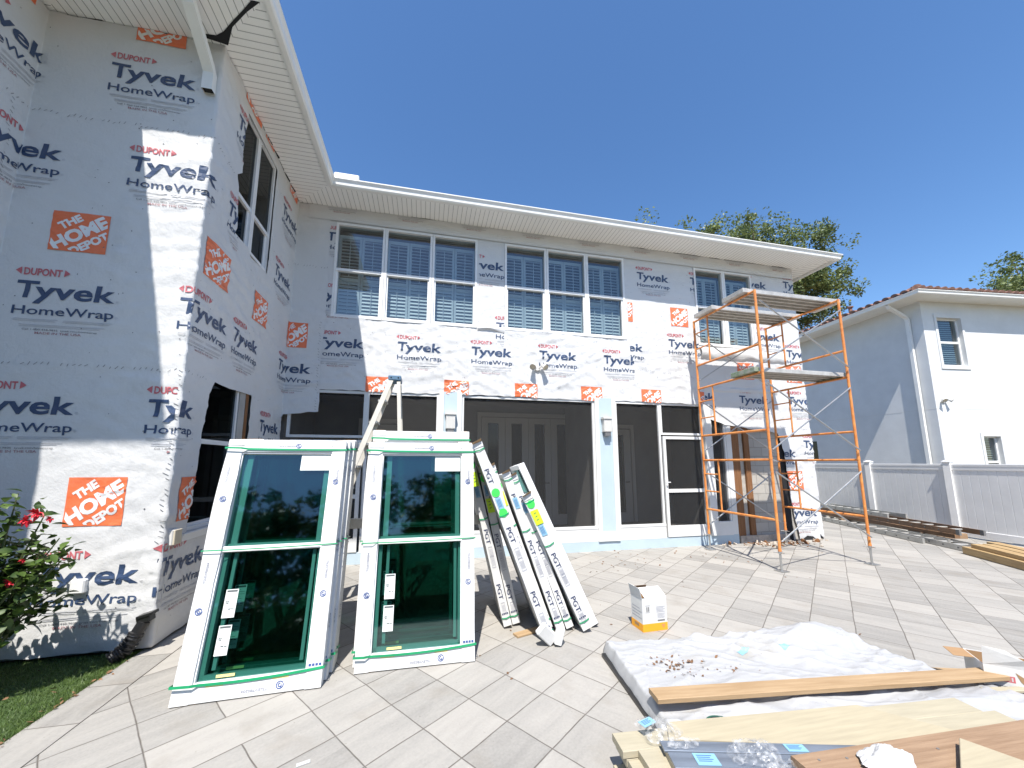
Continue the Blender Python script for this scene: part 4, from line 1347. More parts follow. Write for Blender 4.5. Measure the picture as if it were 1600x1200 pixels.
def packed_window(W, L, T, seed, detailed=True, sheet_at=None):
    """local frame: x across, z up the length, front face at y = 0, back at y = T"""
    r_ = random.Random(seed)
    root = empty('packed_window')
    # cardboard edge wraps, slightly loose: strips of short pieces with a wandering inner edge
    mb = MB()
    cw = 0.112
    n = 30
    for sgn in (-1, 1):
        vs = []; fs = []
        for i in range(n + 1):
            z = L * i / n
            bul = (0.018 * math.sin(math.pi * min(1, max(0, (z / L - .45) / .5))) if sgn < 0 else 0.004 * math.sin(z * 5 + seed))
            inn = cw + 0.006 * noise.noise(Vector((z * 7, seed, sgn))) + (bul * .5 if sgn < 0 else 0)
            xo = sgn * (W / 2 + abs(bul) * .4); xi = sgn * (W / 2 - inn)
            yf = -0.004 - abs(bul)
            vs += [(xi, yf + .002, z), (xo, yf, z), (xo, T, z), (xi, T, z), (xi, 0.006, z)]
        for i in range(n):
            for k in range(5):
                a, b = 5 * i + k, 5 * i + (k + 1) % 5
                fs.append((a, b, b + 5, a + 5) if sgn > 0 else (a, a + 5, b + 5, b))
        fs += [(0, 1, 2, 3, 4), tuple(5 * n + k for k in (4, 3, 2, 1, 0))]
        mb.mesh(vs, fs, 'carton_white')
    e = W / 2 - cw + .02
    mb.bbox((-e, -.0015, L - cw), (e, T, L), 'carton_white', .004)
    mb.bbox((-e, -.0015, 0), (e, T, cw * 1.05), 'carton_white', .004)
    mb.bbox((-W / 2 - .004, -.007, L - .055), (-e + .03, T + .003, L + .004), 'carton_white', .004)
    mb.bbox((e - .03, -.007, L - .055), (W / 2 + .004, T + .003, L + .004), 'carton_white', .004)
    mb.box((-W / 2 + .02, .01, -.006), (-W / 2 + .16, T, .0), 'cardboard')
    for sgn in (-1, 1):
        mb.box((sgn * (W / 2 - .10), .02, L + .004), (sgn * (W / 2 - .015), T - .02, L + .013), 'cardboard')
    carton = fix_normals(mb.build('carton_edge', root, world=False))
    # printing on the carton
    mb = MB()
    code = 'TSLEV780204'
    for x, z, rot, w in ((-W / 2 + .055, L * .80, R(90), .15), (-W / 2 + .055, L * .40, R(90), .15), (W / 2 - .055, L * .86, R(-90), .13), (W / 2 - .055, L * .46, R(-90), .14)):
        put_text(mb, code, FM(x, z, -.026 if x < 0 and z > L * .5 else -.009, rot), w, .017, 'carton_text', .01)
    put_text(mb, code, FM(-.10, L - .06, -.004), .16, .014, 'carton_text', .01)
    put_text(mb, code, FM(.12, .045, -.004, math.pi), .17, .018, 'carton_text', .01)
    for x, z in ((-W / 2 + .055, L * .73), (-W / 2 + .055, L * .30), (W / 2 - .055, L * .80), (W / 2 - .055, L * .33)):
        ring_logo(mb, FM(x, z, -.026 if x < 0 and z > L * .5 else -.009), .024, 'carton_blue')
    ring_logo(mb, FM(.08, L - .052, -.004), .022, 'carton_blue')
    ring_logo(mb, FM(.20, .05, -.004), .026, 'carton_blue')
    for i in range(4):
        mb.face([FM(W / 2 - .10 + i * .024, .145, -.009) @ Vector(q) for q in ((0, 0, 0), (.017, 0, 0), (.017, .016, 0), (0, .016, 0))], 'carton_blue')
    SM = Matrix.Translation((W / 2 + .008, T * .5 - .012, 0)) @ Matrix.Rotation(R(90), 4, 'Z') @ Matrix.Rotation(R(90), 4, 'X')
    for z in (L * .88, L * .55, L * .25):
        put_text(mb, 'PGT', SM @ Matrix.Translation((.012, z, 0)) @ Matrix.Rotation(R(-90), 4, 'Z'), .11, .034, 'pgt_ink', .0)
    merge_into(carton, mb, True)
    # vinyl frame and sashes
    mb = MB()
    x0, x1, z0, z1 = -W / 2 + cw - .012, W / 2 - cw + .012, cw - .01, L - cw + .01
    zm = L * .525; f = .022
    for a, b in ((x0, x0 + f), (x1 - f, x1)):
        mb.box((a, .012, z0), (b, T - .008, z1), 'white_vinyl')
    mb.box((x0 + f, .012, z0), (x1 - f, T - .008, z0 + f), 'white_vinyl'); mb.box((x0 + f, .012, z1 - f), (x1 - f, T - .008, z1), 'white_vinyl')
    mb.bbox((x0 + f, .004, zm - .022), (x1 - f, T - .02, zm + .022), 'white_vinyl', .004)
    for a, b in ((x0 + f, x0 + f + .035), (x1 - f - .02, x1 - f)):
        mb.box((a, .045, z0 + f), (b, .075, zm - .022), 'white_vinyl')
    mb.box((x0 + f, .045, z0 + f), (x1 - f, .075, z0 + f + .035), 'white_vinyl')
    mb.box((x0 + f + .03, .05, zm + .045), (x0 + f + .075, .07, z1 - f), 'white_vinyl')
    mb.box((x1 - f - .05, .05, zm + .045), (x1 - f - .01, .07, z1 - f), 'white_vinyl'); mb.box((x0 + f + .075, .05, z0 + f + .06), (x0 + f + .10, .072, zm - .03), 'white_vinyl'); mb.box((x1 - f - .06, .05, z0 + f + .06), (x1 - f - .035, .072, zm - .03), 'white_vinyl')
    mb.box((x0 + f, .05, zm + .022), (x1 - f, .07, zm + .045), 'white_vinyl')
    fr = mb.build('vinyl_frame', root, world=False)
    for a, b, y in ((zm + .022, z1 - f, .03), (z0 + f, zm - .022, .04)):
        mb = MB(); mb.face([(x0 + f, y, a), (x1 - f, y, a), (x1 - f, y, b), (x0 + f, y, b)], 'green_glass')
        mb.build('pane', fr, world=False)
    # plastic straps
    def strap(z, sag, wid, dz=0.0):
        mb = MB(); k = 24; vs = []; fs = []
        for i in range(k + 1):
            x = -W / 2 - .012 + (W + .026) * i / k
            zz = z + dz * (i / k - .5) - sag * math.sin(math.pi * i / k)
            edge = abs(x) > W / 2 - cw
            y = -.034 if (edge and x < 0) else (-.013 if edge else -.012)
            vs += [(x, y, zz - wid / 2), (x, y, zz + wid / 2)]
        for i in range(k):
            fs.append((2 * i, 2 * i + 2, 2 * i + 3, 2 * i + 1))
        mb.mesh(vs, fs, 'green_strap')
        for sx, yy in ((-W / 2 - .012, -.034), (W / 2 + .0135, -.013)):
            mb.face([(sx, yy, z - wid / 2 + dz * (.5 if sx > 0 else -.5)), (sx, T + .006, z - wid / 2), (sx, T + .006, z + wid / 2), (sx, yy, z + wid / 2 + dz * (.5 if sx > 0 else -.5))], 'green_strap')
        mb.build('strap', root, world=False)
    strap(L - .085, .004, .016, -.006); strap(zm - .002, .004, .009, .01); strap(.125, .018, .018, .012)
    if detailed:
        def label(x, z, w, h, y):
            mb = MB(); mb.box((x, y, z), (x + w, y - .0015, z + h), 'label_paper')
            mb.face([FM(x, z + h * .90, y - .0022) @ Vector(q) for q in ((w * .08, 0, 0), (w * .92, 0, 0), (w * .92, h * .07, 0), (w * .08, h * .07, 0))], 'label_ink')
            for i in range(9):
                a = .1 + .05 * (i % 3); zz = h * (.82 - i * .085); ww = r_.uniform(.35, .8)
                mb.face([FM(x, z + zz, y - .0022) @ Vector(q) for q in ((w * a, 0, 0), (w * min(.9, a + ww), 0, 0), (w * min(.9, a + ww), h * .012, 0), (w * a, h * .012, 0))], 'label_ink')
            ring_logo(mb, FM(x + w * .25, z + h * .55, y - .0024), w * .13, 'label_ink')
            for j in range(2):
                mb.face([FM(x + w * (.42 + .27 * j), z + h * .28, y - .0022) @ Vector(q) for q in ((0, 0, 0), (w * .2, 0, 0), (w * .2, .006, 0), (0, .006, 0))], 'label_ink')
            mb.build('label', fr, world=False)
        label(x0 + f + .075, z0 + f + .40, .085, .20, .037)
        label(x0 + f + .075, z0 + f + .15, .085, .20, .037)
        mb = MB(); mb.box((x1 - f - .25, .027, z1 - f - .15), (x1 - f - .005, .029, z1 - f - .005), 'label_paper')
        mb.build('sticker_sheet', fr, world=False)
        for x, w in ((x0 + .10, .11), (x1 - .24, .11)):
            mb = MB(); mb.box((x, -.002, z0 - .012), (x + w, .02, z0 + .006), 'shim_yellow'); mb.build('shim', fr, world=False)
        mb = MB(); mb.box((x0 + .14, .04, z0 + f + .012), (x0 + .26, .035, z0 + f + .03), 'shim_yellow'); mb.build('shim', fr, world=False)
    return root

def lean(o, x, y, back, yaw=0.0, z=0.008):
    o.location = (x, y, z)
    o.rotation_euler = (-R(back), 0, R(yaw))

GW = 'packed windows leaning in stacks'
a = packed_window(.965, 1.95, .088, 1)
lean(a, -1.20, 3.285, 15.0, 2.0)
tag(a, 'foremost packed window of the stack nearest the lawn, green glass, white carton edges', 'packed window', GW)
lab = ('second packed window from the front in the stack nearest the lawn', 'third packed window from the front in the stack nearest the lawn', 'rearmost packed window in the stack nearest the lawn, against the sawhorse')
for i, (dx, dy, bk, yw) in enumerate(((.015, .105, 14.2, 1.2), (.035, .215, 13.4, .3), (.03, .325, 12.6, 0.0))):
    c = copy_tree(a); lean(c, -1.20 + dx, 3.285 + dy, bk, yw); tag(c, lab[i])
b = packed_window(.975, 1.90, .088, 5)
lean(b, -0.017, 3.43, 9.6, -.6)
tag(b, 'foremost packed window of the stack beside the edge-on cartons, dark green glass', 'packed window', GW)
c = copy_tree(b); lean(c, -.045, 3.54, 9.3, 0.2); tag(c, 'second packed window from the front, behind the dark green one beside the edge-on cartons')
c = copy_tree(a); lean(c, -.035, 3.655, 8.8, -1.0, .085); tag(c, 'tallest packed window, its blank top rising behind the stack beside the edge-on cartons')
c = copy_tree(b); lean(c, -.03, 3.77, 8.4, 0); tag(c, 'rearmost packed window of the stack beside the edge-on cartons, shorter than the one before it')

# ------------------------------------------------------------------ cartons standing edge-on
def edge_carton(T, L, Dp, seed, dots=(), flap=False, bow=0.0):
    """local frame: x = thickness (0..T), y = depth (front edge at 0), z up the length"""
    root = empty('window_carton')
    r_ = random.Random(seed)
    mb = MB(); n = 20; vs = []; fs = []
    for i in range(n + 1):
        z = L * i / n
        j = bow * math.exp(-((z / L - .78) / .08) ** 2)
        jj = .003 * noise.noise(Vector((z * 6, seed, 0)))
        vs += [(-jj, 0, z), (T + j + jj, 0, z), (T + j * .3, Dp, z), (0, Dp, z)]
    for i in range(n):
        for k in range(4):
            a_, b_ = 4 * i + k, 4 * i + (k + 1) % 4
            fs.append((a_, b_, b_ + 4, a_ + 4))
    fs += [(3, 2, 1, 0), tuple(4 * n + k for k in range(4))]
    mb.mesh(vs, fs, 'carton_white')
    if flap:
        M = Matrix.Translation((T / 2, -.012, .035)) @ Matrix.Rotation(R(-24), 4, 'Y') @ Matrix.Rotation(R(16), 4, 'X')
        mb.obox(M, (-T * .62, -.03, -.05), (T * .62, .03, .15), 'carton_white', .01)
        M = Matrix.Translation((T * 1.05, -.01, .015)) @ Matrix.Rotation(R(38), 4, 'Y')
        mb.obox(M, (-.01, -.05, -.05), (.055, .03, .10), 'carton_white', .004)
    mb.face([(0, .0, L), (T, .0, L), (T * 1.05, -.04, L + .03), (-T * .05, -.045, L + .015)], 'cardboard')
    mb.bbox((-.004, -.006, L - .05), (T + .004, .05, L + .004), 'carton_white', .004)
    body = fix_normals(mb.build('carton', root, world=False))
    mb = MB(); y = -.0045
    E = lambda z, x=.0: Matrix.Translation((x, y, z)) @ Matrix.Rotation(R(90), 4, 'X') @ Matrix.Rotation(R(-90), 4, 'Z')
    for fz in (.86, .555, .235):
        put_text(mb, 'PGT', E(L * fz, T * .20), .15, T * .52, 'pgt_ink', .005)
    for fz, w in ((.45, .10), (.40, .12), (.13, .10)):
        for (p, q, e) in ((0, w, .002), ):
            z = L * fz
            for xx, x2 in ((T * .25, T * .27), (T * .70, T * .72)):
                mb.face([(xx, y, z - w), (x2, y, z - w), (x2, y, z), (xx, y, z)], 'carton_text')
            for zz in (z - w, z):
                mb.face([(T * .25, y, zz - .002), (T * .72, y, zz - .002), (T * .72, y, zz + .002), (T * .25, y, zz + .002)], 'carton_text')
            for k_ in range(4):
                mb.face([(T * .34 + k_ * T * .09, y, z - w * .85), (T * .37 + k_ * T * .09, y, z - w * .85), (T * .37 + k_ * T * .09, y, z - w * .2), (T * .34 + k_ * T * .09, y, z - w * .2)], 'carton_text')
    for i in range(4):
        mb.face([(T * (.12 + .2 * i), y, .115), (T * (.26 + .2 * i), y, .115), (T * (.26 + .2 * i), y, .13), (T * (.12 + .2 * i), y, .13)], 'pgt_ink')
    merge_into(body, mb, True)
    for z in (.085, L * .62, L - .07):
        mb = MB(); w = .012
        mb.mesh([(-.004, Dp * .4, z - w / 2 + .02), (-.004, -.007, z - w / 2), (T * .5, -.010, z - w / 2 - .008), (T + .005, -.007, z - w / 2), (T + .005, Dp * .4, z - w / 2 + .02),
                 (-.004, Dp * .4, z + w / 2 + .02), (-.004, -.007, z + w / 2), (T * .5, -.010, z + w / 2 - .008), (T + .005, -.007, z + w / 2), (T + .005, Dp * .4, z + w / 2 + .02)],
                [(0, 1, 6, 5), (1, 2, 7, 6), (2, 3, 8, 7), (3, 4, 9, 8)], 'green_strap')
        mb.build('strap', root, world=False)
    for kind, fz in dots:
        mb = MB(); z = L * fz; yy = -.0065
        if kind == 'dot':
            mb.face([(T * .5 + .042 * math.cos(t * .3927), yy, z + .042 * math.sin(t * .3927)) for t in range(16)], 'sticker_green')
        elif kind == 'lime':
            mb.face([(T * .10, yy, z - .075), (T * .92, yy, z - .08), (T * .92, yy, z + .075), (T * .08, yy, z + .08)], 'sticker_lime')
            for k_ in range(3):
                mb.face([(T * .35, yy - .001, z + .045 - .035 * k_), (T * .62, yy - .001, z + .05 - .035 * k_), (T * .60, yy - .001, z + .043 - .035 * k_), (T * .37, yy - .001, z + .037 - .035 * k_)], 'pgt_ink')
        else:
            mb.face([(T * .22, yy, z - .055), (T * .80, yy, z - .06), (T * .78, yy, z + .055), (T * .20, yy, z + .06)], 'sticker_blue')
            for k_ in range(3):
                mb.face([(T * (.32 + .13 * k_), yy - .001, z - .04), (T * (.37 + .13 * k_), yy - .001, z - .04), (T * (.37 + .13 * k_), yy - .001, z + .04), (T * (.32 + .13 * k_), yy - .001, z + .04)], 'carton_blue')
        mb.build('sticker', root, world=False)
    return root

GC = 'white window cartons standing edge-on'
# (bottom x, y, lean to the left, yaw, thickness, length, depth)
cart = [
    (.845, 3.98, 13.5, -4, .085, 1.77, .86, (('dot', .95), ('lime', .86), ('blue', .78)), False, 0, 'edge-on white carton with a lime sticker, next to the dark green window'),
    (.945, 4.02, 13.0, -4, .085, 1.66, .86, (('dot', .92), ('blue', .84), ('lime', .74)), False, 0, 'edge-on white carton in the dip behind the one with the burst foot'),
    (1.165, 3.57, 21.0, -5, .095, 1.98, .86, (('dot', .735), ('dot', .63), ('blue', .68)), True, .03, 'edge-on white carton with bulging head and burst foot, foremost and tallest'),
    (1.24, 3.83, 20.0, -4, .080, 1.72, .80, (('dot', .87), ('lime', .79)), False, 0, 'edge-on white carton mostly hidden between two others, torn flap on top'),
    (1.345, 3.775, 19.5, -5, .085, 1.64, .80, (('blue', .80),), False, 0, 'edge-on white carton with torn brown top and one blue label'),
    (1.455, 3.80, 20.5, -5, .078, 1.62, .78, (('blue', .78),), False, 0, 'edge-on white carton in shade behind the short one'),
    (1.60, 3.715, 24.5, -5, .100, 1.44, .66, (('dot', .93), ('lime', .83), ('blue', .73)), False, 0, 'shortest edge-on white carton, with a big green dot at its top'),
]
for x, y, ln, yw, T, L, Dp, dots, flap, bow, lb in cart:
    c = edge_carton(T, L, Dp, int(x * 100), dots, flap, bow)
    c.location = (x, y, .022); c.rotation_euler = (R(-3), -R(ln), R(yw))
    tag(c, lb, 'carton', GC)
# bare window leaning last in the row
root = empty('bare_window', (1.74, 3.82, .01), 'unpacked white window leaning last in the carton row, its glass showing at the top', 'window', rot=(R(-3), -R(24.5), R(-5)))
mb = MB(); T, L, Dp = .075, 1.82, .80
for a_, b_ in ((0, .055), (Dp - .055, Dp)):
    mb.bbox((0, a_, 0), (T, b_, L), 'white_vinyl', .004)
for a_, b_ in ((0, .055), (L - .055, L), (L * .5 - .02, L * .5 + .02)):
    mb.bbox((.004, .055, a_), (T - .004, Dp - .055, b_), 'white_vinyl', .003)
mb.bbox((.012, .055, L * .52), (.03, .09, L - .055), 'white_vinyl', .002)
f_ = mb.build('vinyl_frame', root, world=False)
mb = MB(); mb.face([(.03, .055, .055), (.03, Dp - .055, .055), (.03, Dp - .055, L - .055), (.03, .055, L - .055)], 'green_glass')
mb.build('pane', f_, world=False)
mb = MB(); mb.box((.0, .0, -.008), (T, .03, .0), 'black_plastic'); mb.build('foot_pad', root, world=False)
# wood offcuts under the cartons
def board(name, p, q, w, t, m, label=None, cat=None, group=None, roll=0.0, parent=None, sag=0.0):
    """plank from p to q (centre line of its underside), width w, thickness t; local x runs along it"""
    p, q = Vector(p), Vector(q); d = q - p; L = d.length
    mb = MB(); n = 8; c = min(.004, t * .2); vs = []; fs = []
    sec = [(-w / 2, c), (-w / 2, t - c), (-w / 2 + c, t), (w / 2 - c, t), (w / 2, t - c), (w / 2, c), (w / 2 - c, 0), (-w / 2 + c, 0)]
    for i in range(n + 1):
        x = L * i / n
        for y, z in sec:
            vs.append((x, y, z - sag * math.sin(math.pi * i / n)))
    for i in range(n):
        for k in range(8):
            fs.append((8 * i + k, 8 * i + (k + 1) % 8, 8 * i + 8 + (k + 1) % 8, 8 * i + 8 + k))
    fs += [tuple(range(8)), tuple(range(8 * n + 7, 8 * n - 1, -1))]
    mb.mesh(vs, fs, m)
    o = fix_normals(mb.build(name, parent, world=False))
    o.location = p
    o.rotation_euler = (roll, -math.asin(d.z / L), math.atan2(d.y, d.x))
    tag(o, label, cat, group)
    return o
board('wood_offcut', (.92, 3.80, 0), (1.22, 3.90, 0), .09, .02, 'pine', 'short pine offcut on the paving under the edge-on cartons', 'wood offcut')
# sawhorse the stacks rest on
root = empty('sawhorse', (-.3, 4.36, 0), 'long wooden sawhorse behind the packed windows', 'sawhorse')
mb = MB(); mb.bbox((-1.72, 4.17, 1.02), (.72, 4.21, 1.12), 'ladder_fibre', .004); mb.build('beam', root)
for x in (-1.5, .5):
    for s_ in (-1, 1):
        mb = MB(); mb.obox(Matrix.Translation((x, 4.19, 1.02)) @ Matrix.Rotation(R(16 * s_), 4, 'X') @ Matrix.Rotation(R(6 if x > 0 else -6), 4, 'Y'), (-.02, -.045, -1.035), (.02, .045, 0), 'ladder_fibre')
        mb.build('leg', root)

# ------------------------------------------------------------------ step ladder behind the stacks
LX, LYY, LZ = -.40, 4.98, 2.78
root = empty('step_ladder', (LX, LYY, 0), 'tall aluminium step ladder standing open behind the packed windows', 'step ladder')
wid = .34
for s_ in (-1, 1):
    yb = LYY + s_ * (wid / 2 + .14); yt = LYY + s_ * (wid / 2 - .06)
    mb = MB(); rect_pipe(mb, [(LX - 1.0, yb, .0), (LX - .05, yt, LZ - .04)], .012, .030, 'ladder_fibre', Vector((0, 1, 0)))
    mb.build('front_rail', root)
    mb = MB(); rect_pipe(mb, [(LX + .20, yb, .0), (LX + .045, yt, LZ - .06)], .011, .022, 'ladder_fibre', Vector((0, 1, 0)))
    mb.build('rear_rail', root)
for i in range(9):
    t = (i + 1) * .1
    x = LX - 1.0 + .95 * t; z = (LZ - .04) * t; hw = (wid / 2 + .14) * (1 - t) + (wid / 2 - .06) * t
    mb = MB(); mb.box((x - .05, LYY - hw, z - .012), (x + .05, LYY + hw, z + .012), 'aluminium_worn'); mb.build('step', root)
for t in (.25, .5, .75):
    mb = MB(); x = LX + .20 - .155 * t; hw = (wid / 2 + .14) * (1 - t) + (wid / 2 - .06) * t
    mb.tube((x, LYY - hw, LZ * t), (x, LYY + hw, LZ * t), .012, 'aluminium_worn'); mb.build('brace', root)
mb = MB(); mb.bbox((LX - .085, LYY - .13, LZ - .045), (LX + .075, LYY + .13, LZ + .02), 'ladder_cap_blue', .01)
for x in (-.06, .05):
    mb.tube((LX + x * .8, LYY - .131, LZ - .01), (LX + x * .8, LYY - .134, LZ - .01), .009, 'black_felt')
mb.build('top_cap', root)

# ------------------------------------------------------------------ scaffold
SX0, SX1, SY0, SY1 = 5.53, 7.38, 5.05, 6.56
scaf = empty('scaffold', ((SX0 + SX1) / 2, (SY0 + SY1) / 2, 0), 'orange steel scaffold tower three frames high by the house corner', 'scaffold')
lev = [(.31, 1.76), (1.76, 3.23), (3.23, 4.68)]
def end_frame(x, z0, z1):
    mb = MB(); r = .0215
    for y in (SY0, SY1):
        mb.tube((x, y, z0), (x, y, z1), r, 'orange_paint', 12)
    h = z1 - z0
    for z in (z1 - .022, z0 + .47):
        mb.tube((x, SY0, z), (x, SY1, z), r * .95, 'orange_paint', 12)
    yi = SY1 - .38
    mb.tube((x, yi, z0 + .47), (x, yi, z1 - .022), r * .75, 'orange_paint', 10)
    for t in (.36, .70):
        z = z0 + .47 + (h - .47) * t
        mb.tube((x, yi, z), (x, SY1, z), r * .62, 'orange_paint', 10)
    mb.tube((x, SY0, z1 - .002), (x, SY0, z1 + .0015), r * .9, 'orange_paint')
    for y in (SY0, SY1):
        for z in (z0 + .14, z1 - .22):
            mb.tube((x - .03, y, z), (x + .03, y, z), .008, 'galvanised', 6)
            mb.tube((x + .02, y, z - .015), (x + .02, y, z + .015), .012, 'galvanised', 6)
        mb.tube((x, y, z0 - .02), (x, y, z0 + .03), r * 1.18, 'orange_paint', 12)
    return mb.build('end_frame', scaf, smooth=False)
for x in (SX0, SX1):
    for z0, z1 in lev:
        end_frame(x, z0, z1)
for y in (SY0, SY1):
    for i, (z0, z1) in enumerate(lev):
        o_ = -.03 if y == SY0 else .03
        mb = MB()
        mb.tube((SX0 + .02, y + o_, z0 + .14), (SX1 - .02, y + o_, z1 - .22), .0125, 'galvanised', 8)
        mb.build('cross_brace', scaf)
        mb = MB()
        mb.tube((SX0 + .02, y + o_ * 1.9, z1 - .22), (SX1 - .02, y + o_ * 1.9, z0 + .14), .0125, 'galvanised', 8)
        mb.build('cross_brace', scaf)
mb = MB(); mb.tube((SX0, SY0 - .01, 1.735), (SX1, SY1 + .01, 1.715), .016, 'galvanised', 8); mb.build('cross_brace', scaf)
for x in (SX0, SX1):
    for y in (SY0, SY1):
        mb = MB()
        mb.tube((x, y, .012), (x, y, .36), .0165, 'galvanised', 10)
        mb.box((x - .075, y - .075, .002), (x + .075, y + .075, .012), 'galvanised')
        mb.tube((x, y, .27), (x, y, .30), .028, 'galvanised', 10)
        for a_ in (.4, 2.5, 4.6):
            mb.tube((x, y, .285), (x + .085 * math.cos(a_), y + .085 * math.sin(a_), .285), .008, 'galvanised', 6)
        mb.build('base_jack', scaf)
def scaffold_plank(y0, y1, z, x0, x1, label, green=False):
    root = empty('scaffold_plank', ((x0 + x1) / 2, (y0 + y1) / 2, z), label, 'scaffold plank', 'scaffold planks')
    mb = MB(); w = y1 - y0
    mb.box((x0, y0 + .02, z + .028), (x1, y1 - .02, z + .042), 'plank_metal')
    for a_, b_ in ((y0, y0 + .032), (y1 - .032, y1)):
        mb.bbox((x0, a_, z - .028), (x1, b_, z + .046), 'plank_metal', .005)
    for k in range(1, 4):
        yy = y0 + w * k / 4
        mb.box((x0 + .02, yy - .012, z - .012), (x1 - .02, yy + .012, z + .028), 'plank_metal')
    mb.build('deck', root)
    for xa, xb in ((x0 - .015, x0 + .09), (x1 - .09, x1 + .015)):
        mb = MB(); mb.bbox((xa, y0 - .004, z - .032), (xb, y1 + .004, z + .05), 'plank_green' if green else 'plank_metal', .006)
        mb.build('end_hook', root)
zt = 4.68 + .03
scaffold_plank(SY0 + .12, SY0 + .60, zt, SX0 - .10, SX1 + .22, 'upper scaffold plank farther from the house, silvery metal')
scaffold_plank(SY0 + .86, SY0 + 1.36, zt, SX0 - .10, SX1 + .18, 'upper scaffold plank next to the house window, silvery metal')
scaffold_plank(SY0 + .06, SY0 + .56, 3.23 + .03, SX0 - .08, SX1 + .10, 'lower scaffold plank with green painted ends, at mid height', True)

# ------------------------------------------------------------------ extension ladders along the fence
def ext_ladder(name, p, q, z, w, rung, mrail, label, up=.10, roll=0):
    p = Vector((p[0], p[1], z)); q = Vector((q[0], q[1], z)); d = (q - p); L = d.length; d.normalize(); s_ = Vector((d.y, -d.x, 0))
    if s_.x < 0: s_ = -s_
    root = empty(name, ((p.x + q.x) / 2, (p.y + q.y) / 2, z), label, 'extension ladder', 'extension ladders lying by the fence')
    for t, nm in ((0, 0), (w, 1)):
        a_ = p + s_ * t; b_ = q + s_ * t
        mb = MB(); M = Matrix.Translation(a_) @ d.to_track_quat('X', 'Z').to_matrix().to_4x4()
        mb.obox(M, (0, -.014, 0), (L, .014, up), mrail, .003)
        mb.obox(M, (0, -.018 if nm == 0 else -.014, up - .012), (L, .014 if nm == 0 else .018, up + .003), mrail)
        n = int(L / rung)
        for i in range(n):
            x = (i + .5) * rung
            c_ = M @ Vector((x, (-.0155 if nm == 0 else .0155), up * .5)); e_ = M @ Vector((x, (-.021 if nm == 0 else .021), up * .5))
            mb.tube(c_, e_, .015, 'lamp_dark', 8)
        mb.obox(M, (L - .05, -.02, -.004), (L + .02, .02, up + .006), 'lamp_dark' if mrail == 'ladder_brown' else 'aluminium_worn')
        mb.build('rail', root)
    n = int(L / rung)
    for i in range(n):
        c_ = p + d * (i + .5) * rung + Vector((0, 0, up * .55))
        mb = MB(); mb.tube(c_, c_ + s_ * w, .019, 'aluminium_worn', 8); mb.build('rung', root)
    return root
ext_ladder('extension_ladder', (11.75, 9.6), (10.30, 6.05), .005, .46, .305, 'aluminium_worn', 'grey aluminium ladder lying lowest, nearest the scaffold')
ext_ladder('extension_ladder', (10.85, 7.0), (10.02, 5.02), .005, .42, .305, 'aluminium_worn', 'short grey aluminium ladder reaching the lumber pile')
ext_ladder('extension_ladder', (12.15, 9.7), (10.78, 5.72), .215, .44, .305, 'ladder_brown', 'brown-railed ladder lying on top of the others beside the fence')
ext_ladder('extension_ladder', (12.22, 9.9), (11.36, 7.3), .318, .42, .305, 'aluminium_worn', 'short grey ladder resting on the brown-railed ladder')
for i, (x, y) in enumerate(((11.6, 8.6), (11.05, 6.5))):
    board('wood_block', (x, y, .0), (x + .9, y - .25, .0), .09, .11, 'pine_worn', ('wooden bearer under the brown-railed ladder near the house corner', 'wooden bearer under the brown-railed ladder near the lumber')[i], 'wood bearer')
board('lumber_board', (12.0, 9.4, .115), (10.95, 5.85, .115), .10, .085, 'ladder_brown', 'brown timber lying between the stacked ladders', 'timber')
# lumber pile at the edge of the paving
GL = 'boards of the lumber pile by the fence'
d_ = Vector((-.52, -.854, 0)); n_ = Vector((.854, -.52, 0))
pile = [(0.0, 0.0, 4.2, .19, .13, 'front bottom'), (0.22, .12, 4.0, .19, .13, 'b'), (0.44, .3, 4.1, .19, .13, 'c'), (0.06, .10, 4.0, .17, .07, 'd'), (0.27, .02, 4.2, .17, .07, 'e'), (0.50, -.25, 3.6, .17, .07, 'f'), (.68, -.5, 3.4, .17, .06, 'g')]
lbl = ['yellow board at the front foot of the lumber pile', 'yellow board in the middle of the pile, on the paving', 'yellow board at the back of the pile, on the paving', 'upper yellow board at the front of the lumber pile', 'upper yellow board in the middle of the lumber pile', 'upper yellow board at the back of the lumber pile', 'narrow yellow board between the lumber pile and the fence']
for k, (off, st_, L, w, t, _) in enumerate(pile):
    s0 = Vector((9.98, 5.20, 0)) + n_ * off + d_ * st_
    z = .004 if k < 3 or k == 6 else .136
    board('lumber_board', s0 + Vector((0, 0, z)), s0 + d_ * L + Vector((0, 0, z)), w, t, 'lumber_yellow', lbl[k], 'board', GL)
for k in range(4):
    s0 = Vector((10.55, 4.55, .22 + .045 * k)) + n_ * (.16 * (k % 2)) + d_ * (.09 * k)
    board('lumber_board', s0, s0 + d_ * 2.4 + Vector((0, 0, .0)), .14, .04, 'pine', ('lowest', 'second', 'third', 'topmost')[k] + ' orange board of the small stack on the lumber pile', 'board', GL)

